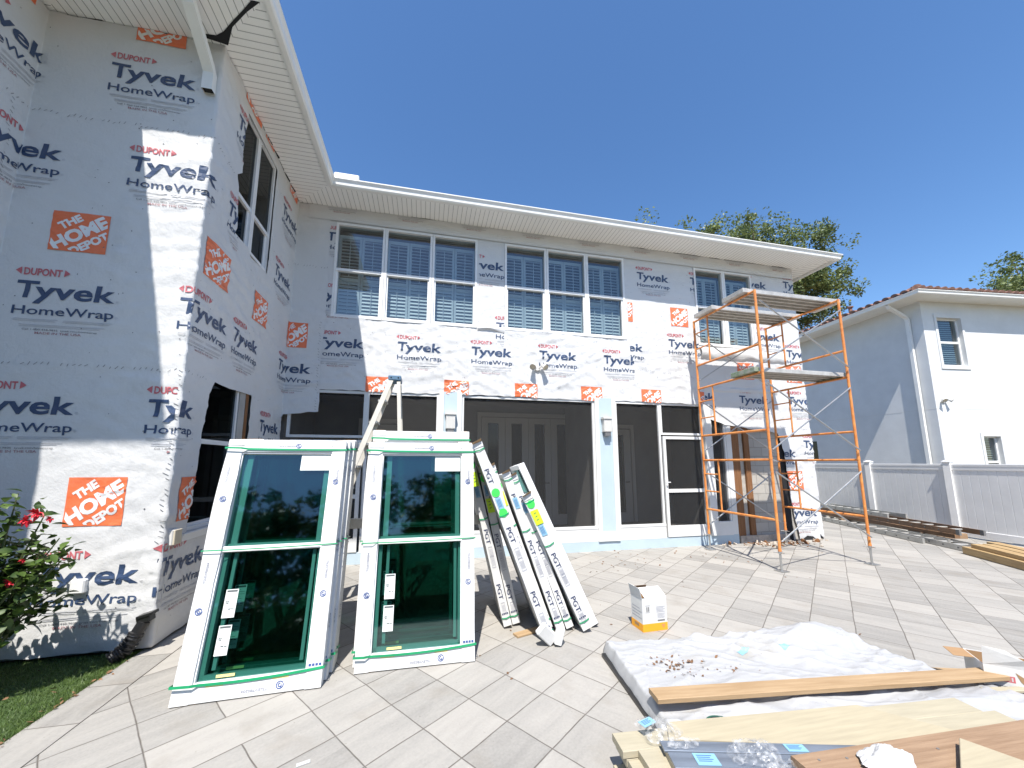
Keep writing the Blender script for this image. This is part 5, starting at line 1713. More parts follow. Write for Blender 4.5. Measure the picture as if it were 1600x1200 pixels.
# ------------------------------------------------------------------ fence
fence = empty('vinyl_fence', (12.1, 6.43, 0), 'white vinyl privacy fence between the paving and the neighbouring house', 'fence')
def fx(y): return 12.10 + (y - 6.43) * .14
posts = [1.05, 2.85, 4.65, 6.43, 8.22, 10.0, 11.8, 13.6]
for i, y in enumerate(posts):
    mb = MB(); x = fx(y)
    mb.box((x - .063, y - .063, 0), (x + .063, y + .063, 1.70), 'white_vinyl')
    mb.box((x - .078, y - .078, 1.70), (x + .078, y + .078, 1.722), 'white_vinyl')
    mb.mesh([(x - .078, y - .078, 1.722), (x + .078, y - .078, 1.722), (x + .078, y + .078, 1.722), (x - .078, y + .078, 1.722), (x, y, 1.762)], [(0, 1, 4), (1, 2, 4), (2, 3, 4), (3, 0, 4)], 'white_vinyl')
    mb.build('post', fence)
    if i + 1 < len(posts):
        y2 = posts[i + 1]; a_ = Vector((fx(y), y, 0)); b_ = Vector((fx(y2), y2, 0)); d = (b_ - a_); L = d.length; d.normalize()
        M = Matrix.Translation(a_) @ d.to_track_quat('X', 'Z').to_matrix().to_4x4()
        mb = MB()
        mb.obox(M, (.063, -.022, 1.515), (L - .063, .022, 1.655), 'white_vinyl', .006)
        mb.obox(M, (.063, -.026, 1.60), (L - .063, .026, 1.658), 'white_vinyl', .006)
        mb.build('rail', fence)
        mb = MB(); mb.obox(M, (.063, -.022, .04), (L - .063, .022, .19), 'white_vinyl', .006)
        mb.build('rail', fence)
        mb = MB(); n = 11; w = (L - .126) / n
        for k in range(n):
            mb.obox(M, (.063 + k * w + .003, -.011, .18), (.063 + (k + 1) * w - .003, .011, 1.52), 'white_vinyl', .003)
        mb.obox(M, (.063, -.004, .18), (L - .063, .004, 1.52), 'white_vinyl')
        mb.build('panel', fence)
# ------------------------------------------------------------------ neighbouring house
nb = empty('neighbour_house', (15.942, 8.522, 0), 'white stucco house with a clay tile roof beyond the fence', 'house', rot=(0, 0, -R(6)))
HZ = 7.02
mb = MB()
f_front = lambda u, w, z: (u, -w, z)
holes = [(.52, 1.45, 4.84, 6.47), (1.54, 2.19, .90, 2.53), (6.0, 7.2, 4.84, 6.47), (6.0, 7.2, .9, 2.53)]
wall_panel(mb, 0, 12, 0, HZ, holes, 0, -.25, f_front, 'stucco_white')
wall_panel(mb, .25, 14, 0, HZ, [(4.2, 5.0, 1.8, 2.6)], 0, -.25, lambda u, w, z: (-w, u, z), 'stucco_white')
mb.box((11.75, .25, 0), (12, 14, HZ), 'stucco_white'); mb.box((.25, 13.75, 0), (11.75, 14, HZ), 'stucco_white')
mb.box((.25, .9, 0), (11.75, 1.0, HZ), 'dark_interior'); mb.box((.9, 1.0, 0), (1.0, 13.75, HZ), 'dark_interior')
# stucco bands around the windows
for a, b, c, d in holes:
    mb.box((a - .09, -.028, c - .12), (b + .09, 0, c), 'stucco_white'); mb.box((a - .09, -.028, d), (b + .09, 0, d + .12), 'stucco_white')
    mb.box((a - .09, -.028, c), (a, 0, d), 'stucco_white'); mb.box((b, -.028, c), (b + .09, 0, d), 'stucco_white')
mb.build('wall', nb, world=False)
mb = MB()
mb.box((0, -.003, 3.40), (12, .0, 3.412), 'utility_grey'); mb.box((-.003, 0, 3.40), (0, 14, 3.412), 'utility_grey')
mb.build('control_joint', nb, world=False)
for a, b, c, d in holes:
    mb = MB(); t = .05
    for p, q in ((a, a + t), (b - t, b)): mb.box((p, .09, c), (q, .14, d), 'white_vinyl')
    zm = (c + d) / 2
    for p, q in ((c, c + t), (d - t, d), (zm - .035, zm + .035)): mb.box((a + t, .09, p), (b - t, .138, q), 'white_vinyl')
    w_ = mb.build('window', nb, world=False)
    mb = MB(); mb.face([(a + t, .12, c + t), (b - t, .12, c + t), (b - t, .12, d - t), (a + t, .12, d - t)], 'house_glass'); mb.build('pane', w_, world=False)
    mb = MB(); n = int((d - c) / .075)
    for i in range(n):
        z = c + .06 + i * (d - c - .1) / n
        mb.mesh([(a + t, .19, z), (b - t, .19, z), (b - t, .225, z + .045), (a + t, .225, z + .045)], [(0, 1, 2, 3)], 'blind_slat')
    mb.build('blind', w_, world=False)
mb = MB(); mb.face([(.1, 4.2, 1.8), (.1, 5.0, 1.8), (.1, 5.0, 2.6), (.1, 4.2, 2.6)], 'dark_glass'); w_ = mb.build('pane', nb, world=False)
# eaves: soffit, fascia with gutter
L0, F0 = -.75, -.50
mb = MB()
mb.face([(0, .1, HZ - .002), (12, .1, HZ - .002), (12, F0, HZ - .002), (L0, F0, HZ - .002), (0, 0, HZ - .002)], 'gutter_paint')
mb.face([(.1, 0, HZ - .003), (0, 0, HZ - .003), (L0, F0, HZ - .003), (L0, 14, HZ - .003), (.1, 14, HZ - .003)], 'gutter_paint')
mb.build('soffit', nb, world=False)
mb = MB()
mb.sweep(PR, (L0, F0, HZ - .02), (12, F0, HZ - .02), (Vector((-1, -1, 0)), Vector((0, -1, 0))), 'gutter_paint')
mb.sweep(PR, (L0, 14, HZ - .02), (L0, F0, HZ - .02), (Vector((-1, 0, 0)), Vector((-1, -1, 0))), 'gutter_paint')
mb.box((L0, F0, HZ - .02), (12, F0 + .02, HZ + .11), 'gutter_paint'); mb.box((L0, F0 + .02, HZ - .02), (L0 + .02, 14, HZ + .11), 'gutter_paint')
fix_normals(mb.build('gutter', nb, world=False))
mb = MB()
rect_pipe(mb, [(L0 - .02, .36, HZ - .02), (L0 + .05, .36, HZ - .12), (-.12, .36, HZ - .42), (-.065, .36, HZ - .52), (-.065, .36, 0)], .05, .038, 'gutter_paint', Vector((0, 1, 0)))
mb.build('downspout', nb, world=False)
# tile roof: hip with half-round tile rows
rp_, rz = 5.6, 2.1
mb = MB()
z0 = HZ + .10; e = .06
A = Vector((L0 - e, F0 - e, z0)); B = Vector((12.5, F0 - e, z0)); Cc = Vector((12.5, 14.5, z0)); Dd = Vector((L0 - e, 14.5, z0))
r1 = Vector((5.9, 6.1, z0 + rz)); r2 = Vector((5.9, 8.0, z0 + rz))
for q in ((A, B, r1), (B, Cc, r2, r1), (Cc, Dd, r2), (Dd, A, r1, r2)):
    mb.face(q, 'clay_tile')
def tile_rows(mb, a, b, up, step=.27):
    """half-round tiles climbing from the eave a-b along up"""
    d = (b - a); L = d.length; d.normalize(); nrm = d.cross(up).normalized()
    if nrm.z < 0: nrm = -nrm
    n = int(L / step)
    for i in range(n):
        base = a + d * ((i + .5) * step)
        t_ = (i + .5) * step
        run = min(t_, L - t_, 6.2) if True else 6
        k = max(1, int(min(run, 2.4) / .36))
        for j in range(k):
            p0 = base + up * (j * .36 - .03) + nrm * (.012 + .0); p1 = base + up * (j * .36 + .36) + nrm * .0
            vs = []
            for pt, rr, lift in ((p0, .112, .035), (p1, .092, .0)):
                for s_ in range(7):
                    t = math.pi * s_ / 6
                    vs.append(pt + d * (math.cos(t) * rr) + nrm * (math.sin(t) * rr * .8 + lift))
            mb.mesh(vs, [(s_, s_ + 1, s_ + 8, s_ + 7) for s_ in range(6)] + [(0, 1, 2, 3, 4, 5, 6)], 'clay_tile')
upf = (r1 - (A + B) / 2); upf = Vector((0, 6.66, rz)).normalized()
tile_rows(mb, A, B, upf)
upl = Vector((6.71, 0, rz)).normalized()
tile_rows(mb, Dd, A, upl)
hv = (r1 - A).normalized()
for j in range(9):
    p = A + hv * (.05 + j * .42)
    mb.tube(p + Vector((0, 0, .055)), p + hv * .44 + Vector((0, 0, .04)), .125, 'clay_tile', 10, .10)
mb.build('roof', nb, world=False)
mb = MB(); mb.tube((L0 + .55, 2.0, HZ + .3), (L0 + .55, 2.0, HZ + .62), .06, 'clay_tile', 10); mb.tube((L0 + .55, 2.0, HZ + .62), (L0 + .55, 2.0, HZ + .66), .10, 'clay_tile', 10); mb.build('vent_pipe', nb, world=False)
floodlight(nb, .26, -.01, 3.66, (0, -1, 0)).location = (0, 0, 0)
for ch in nb.children:
    if ch.name.startswith('floodlight'):
        for v in ch.data.vertices: v.co += nb.location

# ------------------------------------------------------------------ trees
def leaf_cloud(mb, clumps, per, size, rad, m, rnd, droop=.3):
    vs = []; fs = []
    for c in clumps:
        cr = rad * rnd.uniform(.55, 1.3)
        for i in range(int(per * rnd.uniform(.6, 1.4))):
            d = Vector((rnd.gauss(0, 1), rnd.gauss(0, 1), rnd.gauss(0, .75)))
            d = d.normalized() * cr * (rnd.random() ** .45)
            p = Vector(c) + d
            s = size * rnd.uniform(.4, 1.5)
            a = Vector((rnd.gauss(0, 1), rnd.gauss(0, 1), rnd.gauss(0, .8) - droop)).normalized()
            b = a.cross(Vector((rnd.gauss(0, 1), rnd.gauss(0, 1), rnd.gauss(0, 1)))).normalized()
            k = len(vs)
            vs += [p - a * s * .5, p + b * s * .27 - a * s * .05, p + a * s * .5, p - b * s * .27 - a * s * .05]
            fs.append((k, k + 1, k + 2, k + 3))
    mb.mesh(vs, fs, m)

def tree(name, base, ells, n, per, size, rad, m, label, seed, trunk_r=.32, group=None, thr=-.09, limbs=16):
    rnd = random.Random(seed)
    base = Vector(base)
    root = empty(name, base, label, 'tree', group)
    vol = [e[1][0] * e[1][1] * e[1][2] for e in ells]
    clumps = []
    guard = 0
    while len(clumps) < n and guard < n * 40:
        guard += 1
        c, r = rnd.choices(ells, vol)[0]
        d = Vector((rnd.gauss(0, 1), rnd.gauss(0, 1), rnd.gauss(0, 1))).normalized() * (rnd.random() ** .42)
        p = Vector(c) + Vector((d.x * r[0], d.y * r[1], d.z * r[2]))
        if noise.noise(p * (1.1 / max(rad, .3) * .45)) > thr:
            clumps.append(p)
    mb = MB(); leaf_cloud(mb, clumps, per, size, rad, m, rnd)
    mb.build('crown', root)
    mb = MB()
    cen = sum((Vector(c) for c, r in ells), Vector()) / len(ells)
    fork = Vector((base.x + (cen.x - base.x) * .25, base.y + (cen.y - base.y) * .25, base.z + (cen.z - base.z) * .45))
    mb.path([base, base.lerp(fork, .5) + Vector((.1, 0, 0)), fork], [trunk_r, trunk_r * .82, trunk_r * .7], 'bark', 10)
    for i in range(limbs):
        c = rnd.choice(clumps)
        mid = fork.lerp(c, .5) + Vector((rnd.uniform(-.4, .4), rnd.uniform(-.4, .4), rnd.uniform(.1, .6)))
        mb.path([fork, fork.lerp(mid, .5) + Vector((0, 0, .2)), mid, mid.lerp(c, .6) + Vector((rnd.uniform(-.2, .2), 0, .15)), c], [trunk_r * .42, trunk_r * .30, trunk_r * .2, trunk_r * .11, .015], 'bark', 6)
    mb.build('trunk', root, smooth=True)
    return root
oak = tree('oak_tree', (18.5, 17.2, 0), [((18.2, 16.8, 13.7), (3.0, 2.6, 2.1)), ((21.3, 16.4, 13.6), (2.8, 2.3, 2.1)), ((22.7, 16.3, 12.0), (1.8, 1.8, 1.5)), ((20.8, 16.5, 11.0), (2.6, 2.0, 1.7)), ((15.2, 16.6, 14.5), (1.3, 1.2, .9)), ((12.6, 16.5, 14.75), (1.3, .9, .6))],
           400, 90, .155, .50, 'oak_leaf', 'spreading green oak rising behind the roof of the wrapped house', 11)
tree('oak_tree', (35.5, 14, 0), [((34.6, 13.2, 12.4), (3.0, 2.0, 1.6)), ((31.6, 13.0, 11.2), (1.5, 1.2, .7)), ((35.5, 13.5, 10.2), (3.5, 2, 1.6)), ((31.4, 13.0, 12.2), (.5, .5, .5))], 170, 60, .18, .46, 'oak_leaf', 'sparse oak beyond the neighbouring tile roof, at the edge of the view', 12)
GT = 'trees added out of view behind the viewer for the glass reflections'  # invented trees out of view, there to be mirrored in the leaning glass
t0 = tree('added_tree', (-6.5, -15, 0), [((-6.5, -15, 7.6), (3.6, 3.0, 2.8)), ((-9, -15, 5.6), (2.4, 2.2, 1.8)), ((-4, -15.5, 6.0), (2.4, 2.2, 2.0))], 200, 60, .34, .75, 'far_leaf', 'broad tree added out of view to be mirrored in the leaning window glass', 13, group=GT, limbs=10)
for dx, dy, rz_, sc, lb in ((8.0, -3.0, 1.1, 1.05, 'tall tree added out of view, mirrored beside the broad one, nearer the hedge middle'), (16.5, -1.0, 2.3, .9, 'smaller tree added for its mirror image at the end of the hedge beyond the fence side'), (-9.5, 1.0, 3.6, 1.0, 'mirrored tree at the end of the hedge beyond the lawn')):
    c = copy_tree(t0); c.location = t0.location + Vector((dx, dy, 0)); c.rotation_euler = (0, 0, rz_); c.scale = (sc, sc, sc * .8); c['label'] = lb
# clipped hedge added out of view behind the viewer to darken the lower panes
rnd = random.Random(77)
root = empty('hedge', (0, -6.2, 0), 'tall dark hedge added out of view behind the viewer, to be mirrored in the panes', 'hedge')
mb = MB(); cl = [(rnd.uniform(-9, 11), -6.2 + rnd.gauss(0, .28), rnd.uniform(.1, 2.9)) for _ in range(620)]
leaf_cloud(mb, cl, 26, .16, .34, 'far_leaf', rnd); mb.box((-9, -6.5, 0), (11, -6.1, 2.6), 'turf_base')
mb.build('foliage', root)

# ------------------------------------------------------------------ flowering shrub by the wall
rnd = random.Random(21)
root = empty('flowering_shrub', (-3.15, 3.72, 0), 'leafy green shrub with red blooms in front of the wrapped wall', 'shrub')
mb = MB(); tips = []
for i in range(30):
    a = rnd.uniform(0, 6.28); r = rnd.uniform(.05, 1) ** .7
    tip = Vector((-3.12 + math.cos(a) * r * .52, 3.70 + math.sin(a) * r * .34, rnd.uniform(.45, 1.42) * (1 - .25 * r * r)))
    b = Vector((-3.15 + rnd.uniform(-.1, .1), 3.72 + rnd.uniform(-.1, .1), -.01))
    mid = b.lerp(tip, .55) + Vector((0, 0, .12))
    mb.path([b, mid, tip], [.012, .008, .004], 'stem_green', 5); tips.append((b, mid, tip))
for tip in (Vector((-2.70, 3.62, 1.02)), Vector((-2.60, 3.60, 1.12)), Vector((-2.72, 3.62, 1.33)), Vector((-2.9, 3.60, 1.46)), Vector((-2.68, 3.60, .80)), Vector((-2.78, 3.55, .62)), Vector((-2.58, 3.62, .95)), Vector((-3.0, 3.55, 1.40))):
    b = Vector((-3.1, 3.72, -.01)); mid = b.lerp(tip, .5) + Vector((0, 0, .18))
    mb.path([b, mid, tip], [.012, .008, .004], 'stem_green', 5); tips.append((b, mid, tip))
mb.build('stem', root)
mb = MB()
def leaf(mb, p, d, s, m, curl=.25):
    d = d.normalized(); side = d.cross(Vector((rnd.gauss(0, .4), rnd.gauss(0, .4), 1))).normalized(); up = side.cross(d)
    vs = []; prof = [(0, 0), (.22, .20), (.48, .27), (.75, .17), (1, 0)]
    for t, w in prof:
        vs += [p + d * s * t + side * s * w - up * (t * t * s * curl) + up * abs(w) * s * .25, p + d * s * t - up * (t * t * s * curl), p + d * s * t - side * s * w - up * (t * t * s * curl) + up * abs(w) * s * .25]
    fs = []
    for i in range(4):
        fs += [(3 * i, 3 * i + 1, 3 * i + 4, 3 * i + 3), (3 * i + 1, 3 * i + 2, 3 * i + 5, 3 * i + 4)]
    mb.mesh(vs, fs, m)
for b, mid, tip in tips:
    for i in range(42):
        t = rnd.uniform(.32, 1.0) ** .7
        p = (b.lerp(mid, t * 2) if t < .5 else mid.lerp(tip, t * 2 - 1)) + Vector((rnd.gauss(0, .045), rnd.gauss(0, .045), rnd.gauss(0, .04)))
        d = Vector((rnd.gauss(0, 1), rnd.gauss(0, 1), rnd.gauss(.15, .6)))
        leaf(mb, p, d, rnd.uniform(.055, .10), 'shrub_leaf')
mb.build('foliage', root, smooth=True)
for c, s in ((Vector((-2.73, 3.56, 1.315)), 1.0), (Vector((-2.80, 3.58, 1.26)), .8), (Vector((-2.66, 3.58, 1.27)), .55), (Vector((-2.82, 3.56, .83)), .6), (Vector((-2.76, 3.55, .98)), .4)):
    mb = MB()
    for k in range(6):
        a = k * 1.047 + rnd.uniform(-.2, .2)
        d = Vector((math.cos(a), -.55, math.sin(a)))
        leaf(mb, c, d, .062 * s, 'flower_red', .5); leaf(mb, c + Vector((0, -.008, 0)), d + Vector((.3, 0, .3)), .045 * s, 'flower_red', .1)
    mb.build('flower', root)


for ch in [root]: ch.location.x -= .10
# ------------------------------------------------------------------ black drain pipe at the wall corner
mb = MB()
pts = [Vector((-2.42, 4.185, .275)), Vector((-2.445, 4.17, .21)), Vector((-2.47, 4.15, .14)), Vector((-2.51, 4.13, .07)), Vector((-2.575, 4.09, .02))]
def bez(pts, n):
    out = []
    for i in range(n + 1):
        t = i / n * (len(pts) - 1); k = min(int(t), len(pts) - 2); out.append(pts[k].lerp(pts[k + 1], t - k))
    return out
P_ = bez(pts, 44); rad = []
for i, p in enumerate(P_):
    t = i / 44
    if t < .30: rad.append(.046)
    elif t < .38: rad.append(.058)
    elif t < .52: rad.append(.060 if i % 4 < 2 else .054)
    else: rad.append(.064 if i % 4 < 2 else .052)
mb.path(P_, rad, 'black_plastic', 16)
mb.obox(Matrix.Translation((-2.412, 4.19, .30)) @ Matrix.Rotation(R(-16), 4, 'Y'), (-.052, -.042, -.03), (.052, .04, .035), 'black_plastic', .006)
mb.obox(Matrix.Translation((-2.405, 4.19, .335)) @ Matrix.Rotation(R(-16), 4, 'Y'), (-.06, -.05, -.012), (.066, .045, .012), 'black_plastic', .004)
tag(fix_normals(mb.build('drain_pipe')), 'black corrugated drain pipe bent at the foot of the wall corner', 'drain pipe')

# ------------------------------------------------------------------ white sheet over a flat pile
def lerp2(u, v):
    BL, BR, FR, FL = Vector((1.64, 3.30)), Vector((3.76, 2.98)), Vector((4.04, 1.74)), Vector((1.50, 2.20))
    return BL.lerp(BR, u).lerp(FL.lerp(FR, u), v)
def cover_h(x, y):
    h = .105
    h += .055 * math.exp(-(((x - 3.15) / .42) ** 2 + ((y - 2.98) / .17) ** 2)) + .10 * math.exp(-(((x - 3.52) / .30) ** 2 + ((y - 2.92) / .16) ** 2))
    h += .035 * math.exp(-(((x - 2.7) / .5) ** 2 + ((y - 2.24) / .07) ** 2)) + .05 * math.exp(-(((x - 3.6) / .5) ** 2 + ((y - 1.95) / .12) ** 2))
    h -= .035 * math.exp(-(((x - 2.85) / .20) ** 2 + ((y - 2.66) / .12) ** 2))
    h += .012 * noise.noise(Vector((x * 1.7, y * 2.1, 0)))
    for a_, fu, fv, am, sd in ((.25, .5, 4.5, .030, 1), (-.6, .6, 5.5, .030, 5), (1.1, .8, 6, .020, 9), (.1, 1.2, 14, .006, 14), (-.3, .8, 10, .010, 20)):
        c, s = math.cos(a_), math.sin(a_); u = x * c + y * s; v = -x * s + y * c
        w = noise.noise(Vector((u * fu, v * fv, sd)))
        k = max(0, .55 + noise.noise(Vector((x * 1.3, y * 1.3, sd + 2))))
        h += am * k * max(0, 1 - abs(w) * 3.0) ** 2.2
    return h
mb = MB(); NU, NV = 190, 130; vs = []; fs = []
for i in range(NU + 1):
    for j in range(NV + 1):
        u = -.055 + 1.11 * i / NU; v = -.075 + 1.15 * j / NV
        cu, cv = min(1, max(0, u)), min(1, max(0, v))
        p = lerp2(cu, cv); h = cover_h(p.x, p.y)
        du, dv = u - cu, v - cv
        if du or dv:
            t = min(1.0, max(abs(du) / .055, abs(dv) / .075))
            o2 = lerp2(cu + math.copysign(.018, du) if du else cu, cv + math.copysign(.03, dv) if dv else cv) - p
            fl = .5 + .5 * noise.noise(Vector((p.x * 9, p.y * 9, 3)))
            q = p + o2 * (math.sin(t * 1.57) * .55 + .55 * fl * t)
            h = .004 + (h - .004) * (1 - t) ** 1.15 + .0
            p = q
        vs.append((p.x, p.y, h))
for i in range(NU):
    for j in range(NV):
        a_ = i * (NV + 1) + j
        fs.append((a_, a_ + NV + 1, a_ + NV + 2, a_ + 1))
mb.mesh(vs, fs, 'tarp')
# printed ring on the sheet
M = Matrix.Translation((1.72, 2.205, .0))
cov = mb.build('white_sheet', smooth=True)
tag(cov, 'crumpled white protective sheet spread over a flat pile on the paving', 'sheet')
mb = MB(); mb.prism([(1.572, 3.27), (1.70, 3.27), (1.60, 2.25), (1.465, 2.25)], .002, .028, 'black_plastic')
tag(mb.build('dark_panel'), 'dark panel edge sticking out from under the white sheet', 'panel')
def patch_on(mb, x, y, w, h, ang, m, lift=.004, n=6):
    vs = []; fs = []
    for i in range(n + 1):
        for j in range(n + 1):
            a, b = (i / n - .5) * w, (j / n - .5) * h
            px, py = x + a * math.cos(ang) - b * math.sin(ang), y + a * math.sin(ang) + b * math.cos(ang)
            vs.append((px, py, cover_h(px, py) + lift))
    for i in range(n):
        for j in range(n):
            k = i * (n + 1) + j; fs.append((k, k + n + 1, k + n + 2, k + 1))
    mb.mesh(vs, fs, m)
mat('ring_green', (0.02, 0.09, 0.06), 0.6)
mb = MB(); n = 22
for i in range(n):
    a, b = 2.7 * i / n + .22, 2.7 * (i + 1) / n + .22
    for r0, r1 in ((.055, .068),):
        q = [(1.80 + r * math.cos(t), 2.175 + r * math.sin(t) * .9) for r, t in ((r0, a), (r1, a), (r1, b), (r0, b))]
        mb.face([(x, y, cover_h(x, y) + .010) for x, y in q], 'ring_green')
mb.face([(x, y, cover_h(x, y) + .010) for x, y in ((1.794, 2.15), (1.806, 2.15), (1.806, 2.215), (1.794, 2.215))], 'ring_green')
patch_on(mb, 2.66, 2.86, .11, .045, .3, 'sticker_blue'); patch_on(mb, 3.02, 2.80, .07, .05, .2, 'sticker_blue')
merge_into(cov, mb)
rnd = random.Random(5)
mb = MB()
def debris(mb, x, y, zf, m, smin, smax):
    s = rnd.uniform(smin, smax); a = rnd.uniform(0, 6.28); z = zf(x, y)
    d = Vector((math.cos(a), math.sin(a), rnd.uniform(-.1, .35)))
    leaf(mb, Vector((x, y, z + .004)), d, s, m, rnd.uniform(-.5, .5))
for i in range(48):
    debris(mb, rnd.gauss(1.98, .10), rnd.gauss(2.83, .055), cover_h, 'dry_leaf', .012, .045)
for i in range(26):
    debris(mb, rnd.uniform(1.9, 2.6), rnd.gauss(2.66, .04), cover_h, 'dry_leaf', .008, .028)
for i in range(90):
    debris(mb, rnd.uniform(1.6, 6.4), rnd.uniform(5.6, 6.85), lambda x, y: 0, 'dry_leaf', .012, .05)
for i in range(60):
    debris(mb, rnd.uniform(.2, 8), rnd.uniform(2.8, 6.5), lambda x, y: 0, 'dry_leaf', .01, .035)
for i in range(40):
    t = rnd.random(); debris(mb, -2.45 + rnd.gauss(0, .02), 2.4 + 1.7 * t, lambda x, y: .006, 'dry_leaf', .015, .05)
for i in range(9):
    debris(mb, rnd.uniform(-3.3, -2.5), rnd.uniform(2.9, 4.1), lambda x, y: .02, 'dry_leaf', .02, .05)
tag(mb.build('dry_leaves'), 'scattered dry brown leaves on paving, sheet and lawn edge', 'dry leaves', kind='stuff')
mb = MB()
for i in range(150):
    x, y = rnd.gauss(7.3, .5), 6.86 - abs(rnd.gauss(0, .22)); s = rnd.uniform(.015, .06)
    M = Matrix.Translation((x, y, s * .3)) @ Matrix.Rotation(rnd.uniform(0, 3), 4, Vector((rnd.random(), rnd.random(), rnd.random())))
    mb.obox(M, (-s, -s * .5, -s * .25), (s, s * .5, s * .25), 'concrete_broken' if i % 3 else 'old_wood')
tag(mb.build('rubble'), 'broken mortar and wood chips along the stripped wall foot', 'rubble', kind='stuff')

# ------------------------------------------------------------------ boards in front
board('wood_board', (1.495, 2.375, .175), (4.15, 2.08, .165), .125, .032, 'pine', 'long pine board lying across the white sheet', 'board')
GS = 'cream trim boards stacked in front'
yaw0 = -R(4.5)
def trim(x, y, z, L, w, t, lab, m='trim_cream', yaw=yaw0):
    return board('trim_board', (x, y, z), (x + L * math.cos(yaw), y + L * math.sin(yaw), z), w, t, m, lab, 'trim board', GS)
ords = ('bottom', 'second', 'third', 'fourth', 'top')
for r_i in range(3):
    for k in range(5):
        y = 2.055 - .142 * r_i
        trim(1.06 + .02 * ((k * 7 + r_i * 3) % 4) + .012 * r_i, y + .006 * ((k * 3) % 3 - 1), .003 + .0395 * k, 2.3, .138, .038,
             ords[k] + ' cream board of the ' + ('row beside the white sheet', 'middle row', 'row nearest the viewer')[r_i] + ' in the stack')
mb = MB(); mb.prism([(1.33, 1.985), (1.40, 2.105), (2.64, 1.99), (2.97, 1.66), (2.72, 1.60)], .204, .2155, 'cream_board')
tag(mb.build('trim_board'), 'wide cream board lying loose along the top of the stack by the sheet', 'trim board', GS)
# long blue-grey strips wrapped in film
yaw_s = math.atan2(-.255, 1)
def sy(x, k): return 1.955 - .255 * (x - 1.25) - k
for i, (k, w_, lb) in enumerate(((.035, .07, 'narrow'), (.128, .10, 'wider'))):
    board('metal_strip', (1.245 - .012 * i, sy(1.245, k), .2285), (2.95, sy(2.95, k), .2285), w_, .012, 'grey_blue_metal', lb + ' blue-grey metal strip under clear film on the cream boards', 'metal strip', 'blue-grey metal strips')
board('trim_board', (1.24, sy(1.24, .10), .2035), (2.9, sy(2.9, .10), .2035), .15, .024, 'trim_cream', 'cream board carrying the blue-grey metal strips', 'trim board', GS)
def on_strip(x, y, w, h, z, m, name, label, cat, ang=-.25):
    mb = MB(); M = Matrix.Translation((x, y, z)) @ Matrix.Rotation(ang, 4, 'Z')
    mb.obox(M, (-w / 2, -h / 2, 0), (w / 2, h / 2, .0025), m)
    if m == 'sticker_blue':
        for k in range(4):
            mb.obox(M, (-w * .38, h * (.28 - .16 * k), .0025), (w * (.30 - .1 * (k % 2)), h * (.33 - .16 * k), .0032), 'carton_blue')
    return tag(mb.build(name), label, cat)
on_strip(1.40, sy(1.40, .128), .11, .075, .2415, 'sticker_blue', 'paper_label', 'pale blue label on the wider metal strip near its end', 'label')
on_strip(1.90, sy(1.90, .035), .10, .05, .2415, 'sticker_blue', 'paper_label', 'pale blue label on the narrow metal strip, halfway along', 'label')
on_strip(2.33, sy(2.33, .04), .13, .07, .2415, 'sticker_lime', 'paper_label', 'lime yellow label on the metal strip beside the brown plank', 'label')
def crumple(name, c, r, label, seed, m='clear_film', flat=.35, n=46, amp=.42):
    mb = MB(); vs = []; fs = []
    for i in range(n + 1):
        for j in range(n + 1):
            u, v = i / n * 2 - 1, j / n * 2 - 1
            k = max(abs(u), abs(v)); l = math.hypot(u, v) or 1
            x, y = u * k / l if l else 0, v * k / l if l else 0
            nz_ = noise.noise(Vector((x * 2.4, y * 2.4, seed))) + .6 * abs(noise.noise(Vector((x * 5.5, y * 5.5, seed + 3)))) + .35 * abs(noise.noise(Vector((x * 12, y * 12, seed + 7))))
            rr = 1 + .35 * noise.noise(Vector((math.atan2(y, x) * 1.2, seed, 0))) * k
            vs.append((c[0] + x * r[0] * rr, c[1] + y * r[1] * rr, c[2] + max(.002, flat * r[2] * (1 - k ** 2) + amp * r[2] * nz_ * (1.15 - k * .6) + .01)))
    for i in range(n):
        for j in range(n):
            a_ = i * (n + 1) + j
            fs.append((a_, a_ + n + 1, a_ + n + 2, a_ + 1))
    mb.mesh(vs, fs, m)
    return tag(mb.build(name, smooth=True), label, 'plastic film' if m == 'clear_film' else 'paper')
crumple('plastic_film', (1.66, 1.76, .238), (.13, .10, .085), 'crumpled clear film heaped on the metal strips in the middle', 3)
crumple('plastic_film', (1.30, 2.05, .21), (.12, .10, .09), 'crumpled clear film with a blue scrap at the end of the cream boards', 8)
crumple('plastic_film', (1.70, 1.63, .242), (.09, .06, .07), 'small clear film scrap beside the end of the brown plank', 15)
crumple('plastic_film', (1.36, 1.90, .238), (.10, .035, .025), 'flat clear film over the end of the narrow metal strip', 19)
crumple('plastic_film', (2.62, 1.60, .240), (.22, .04, .035), 'long clear film scrap behind the brown plank', 23)
on_strip(1.25, 2.06, .09, .05, .262, 'sticker_blue', 'paper_label', 'pale blue label inside the crumpled film at the end of the cream boards', 'label', .3)
plank = board('brown_plank', (1.752, 1.535, .262), (3.6, 1.45, .262), .24, .038, 'pine_worn', 'broad brown plank with nail holes across the cream boards', 'plank')
mb = MB()
for x, y in ((1.86, 1.60), (1.80, 1.55), (1.86, 1.525), (2.0, 1.58), (2.5, 1.53)):
    mb.tube((x, y, .3005), (x, y, .3025), .006, 'lamp_dark', 8)
merge_into(plank, mb)
mb = MB(); mb.prism([(1.80, 1.42), (1.86, 1.42), (1.86, 1.62), (1.80, 1.62)], .2425, .2615, 'trim_cream')
tag(mb.build('spacer_block'), 'cream spacer strip under the end of the broad brown plank', 'block')
crumple('crumpled_paper', (2.16, 1.525, .302), (.14, .07, .05), 'crumpled white paper on the broad brown plank', 31, 'paper_white', .8)
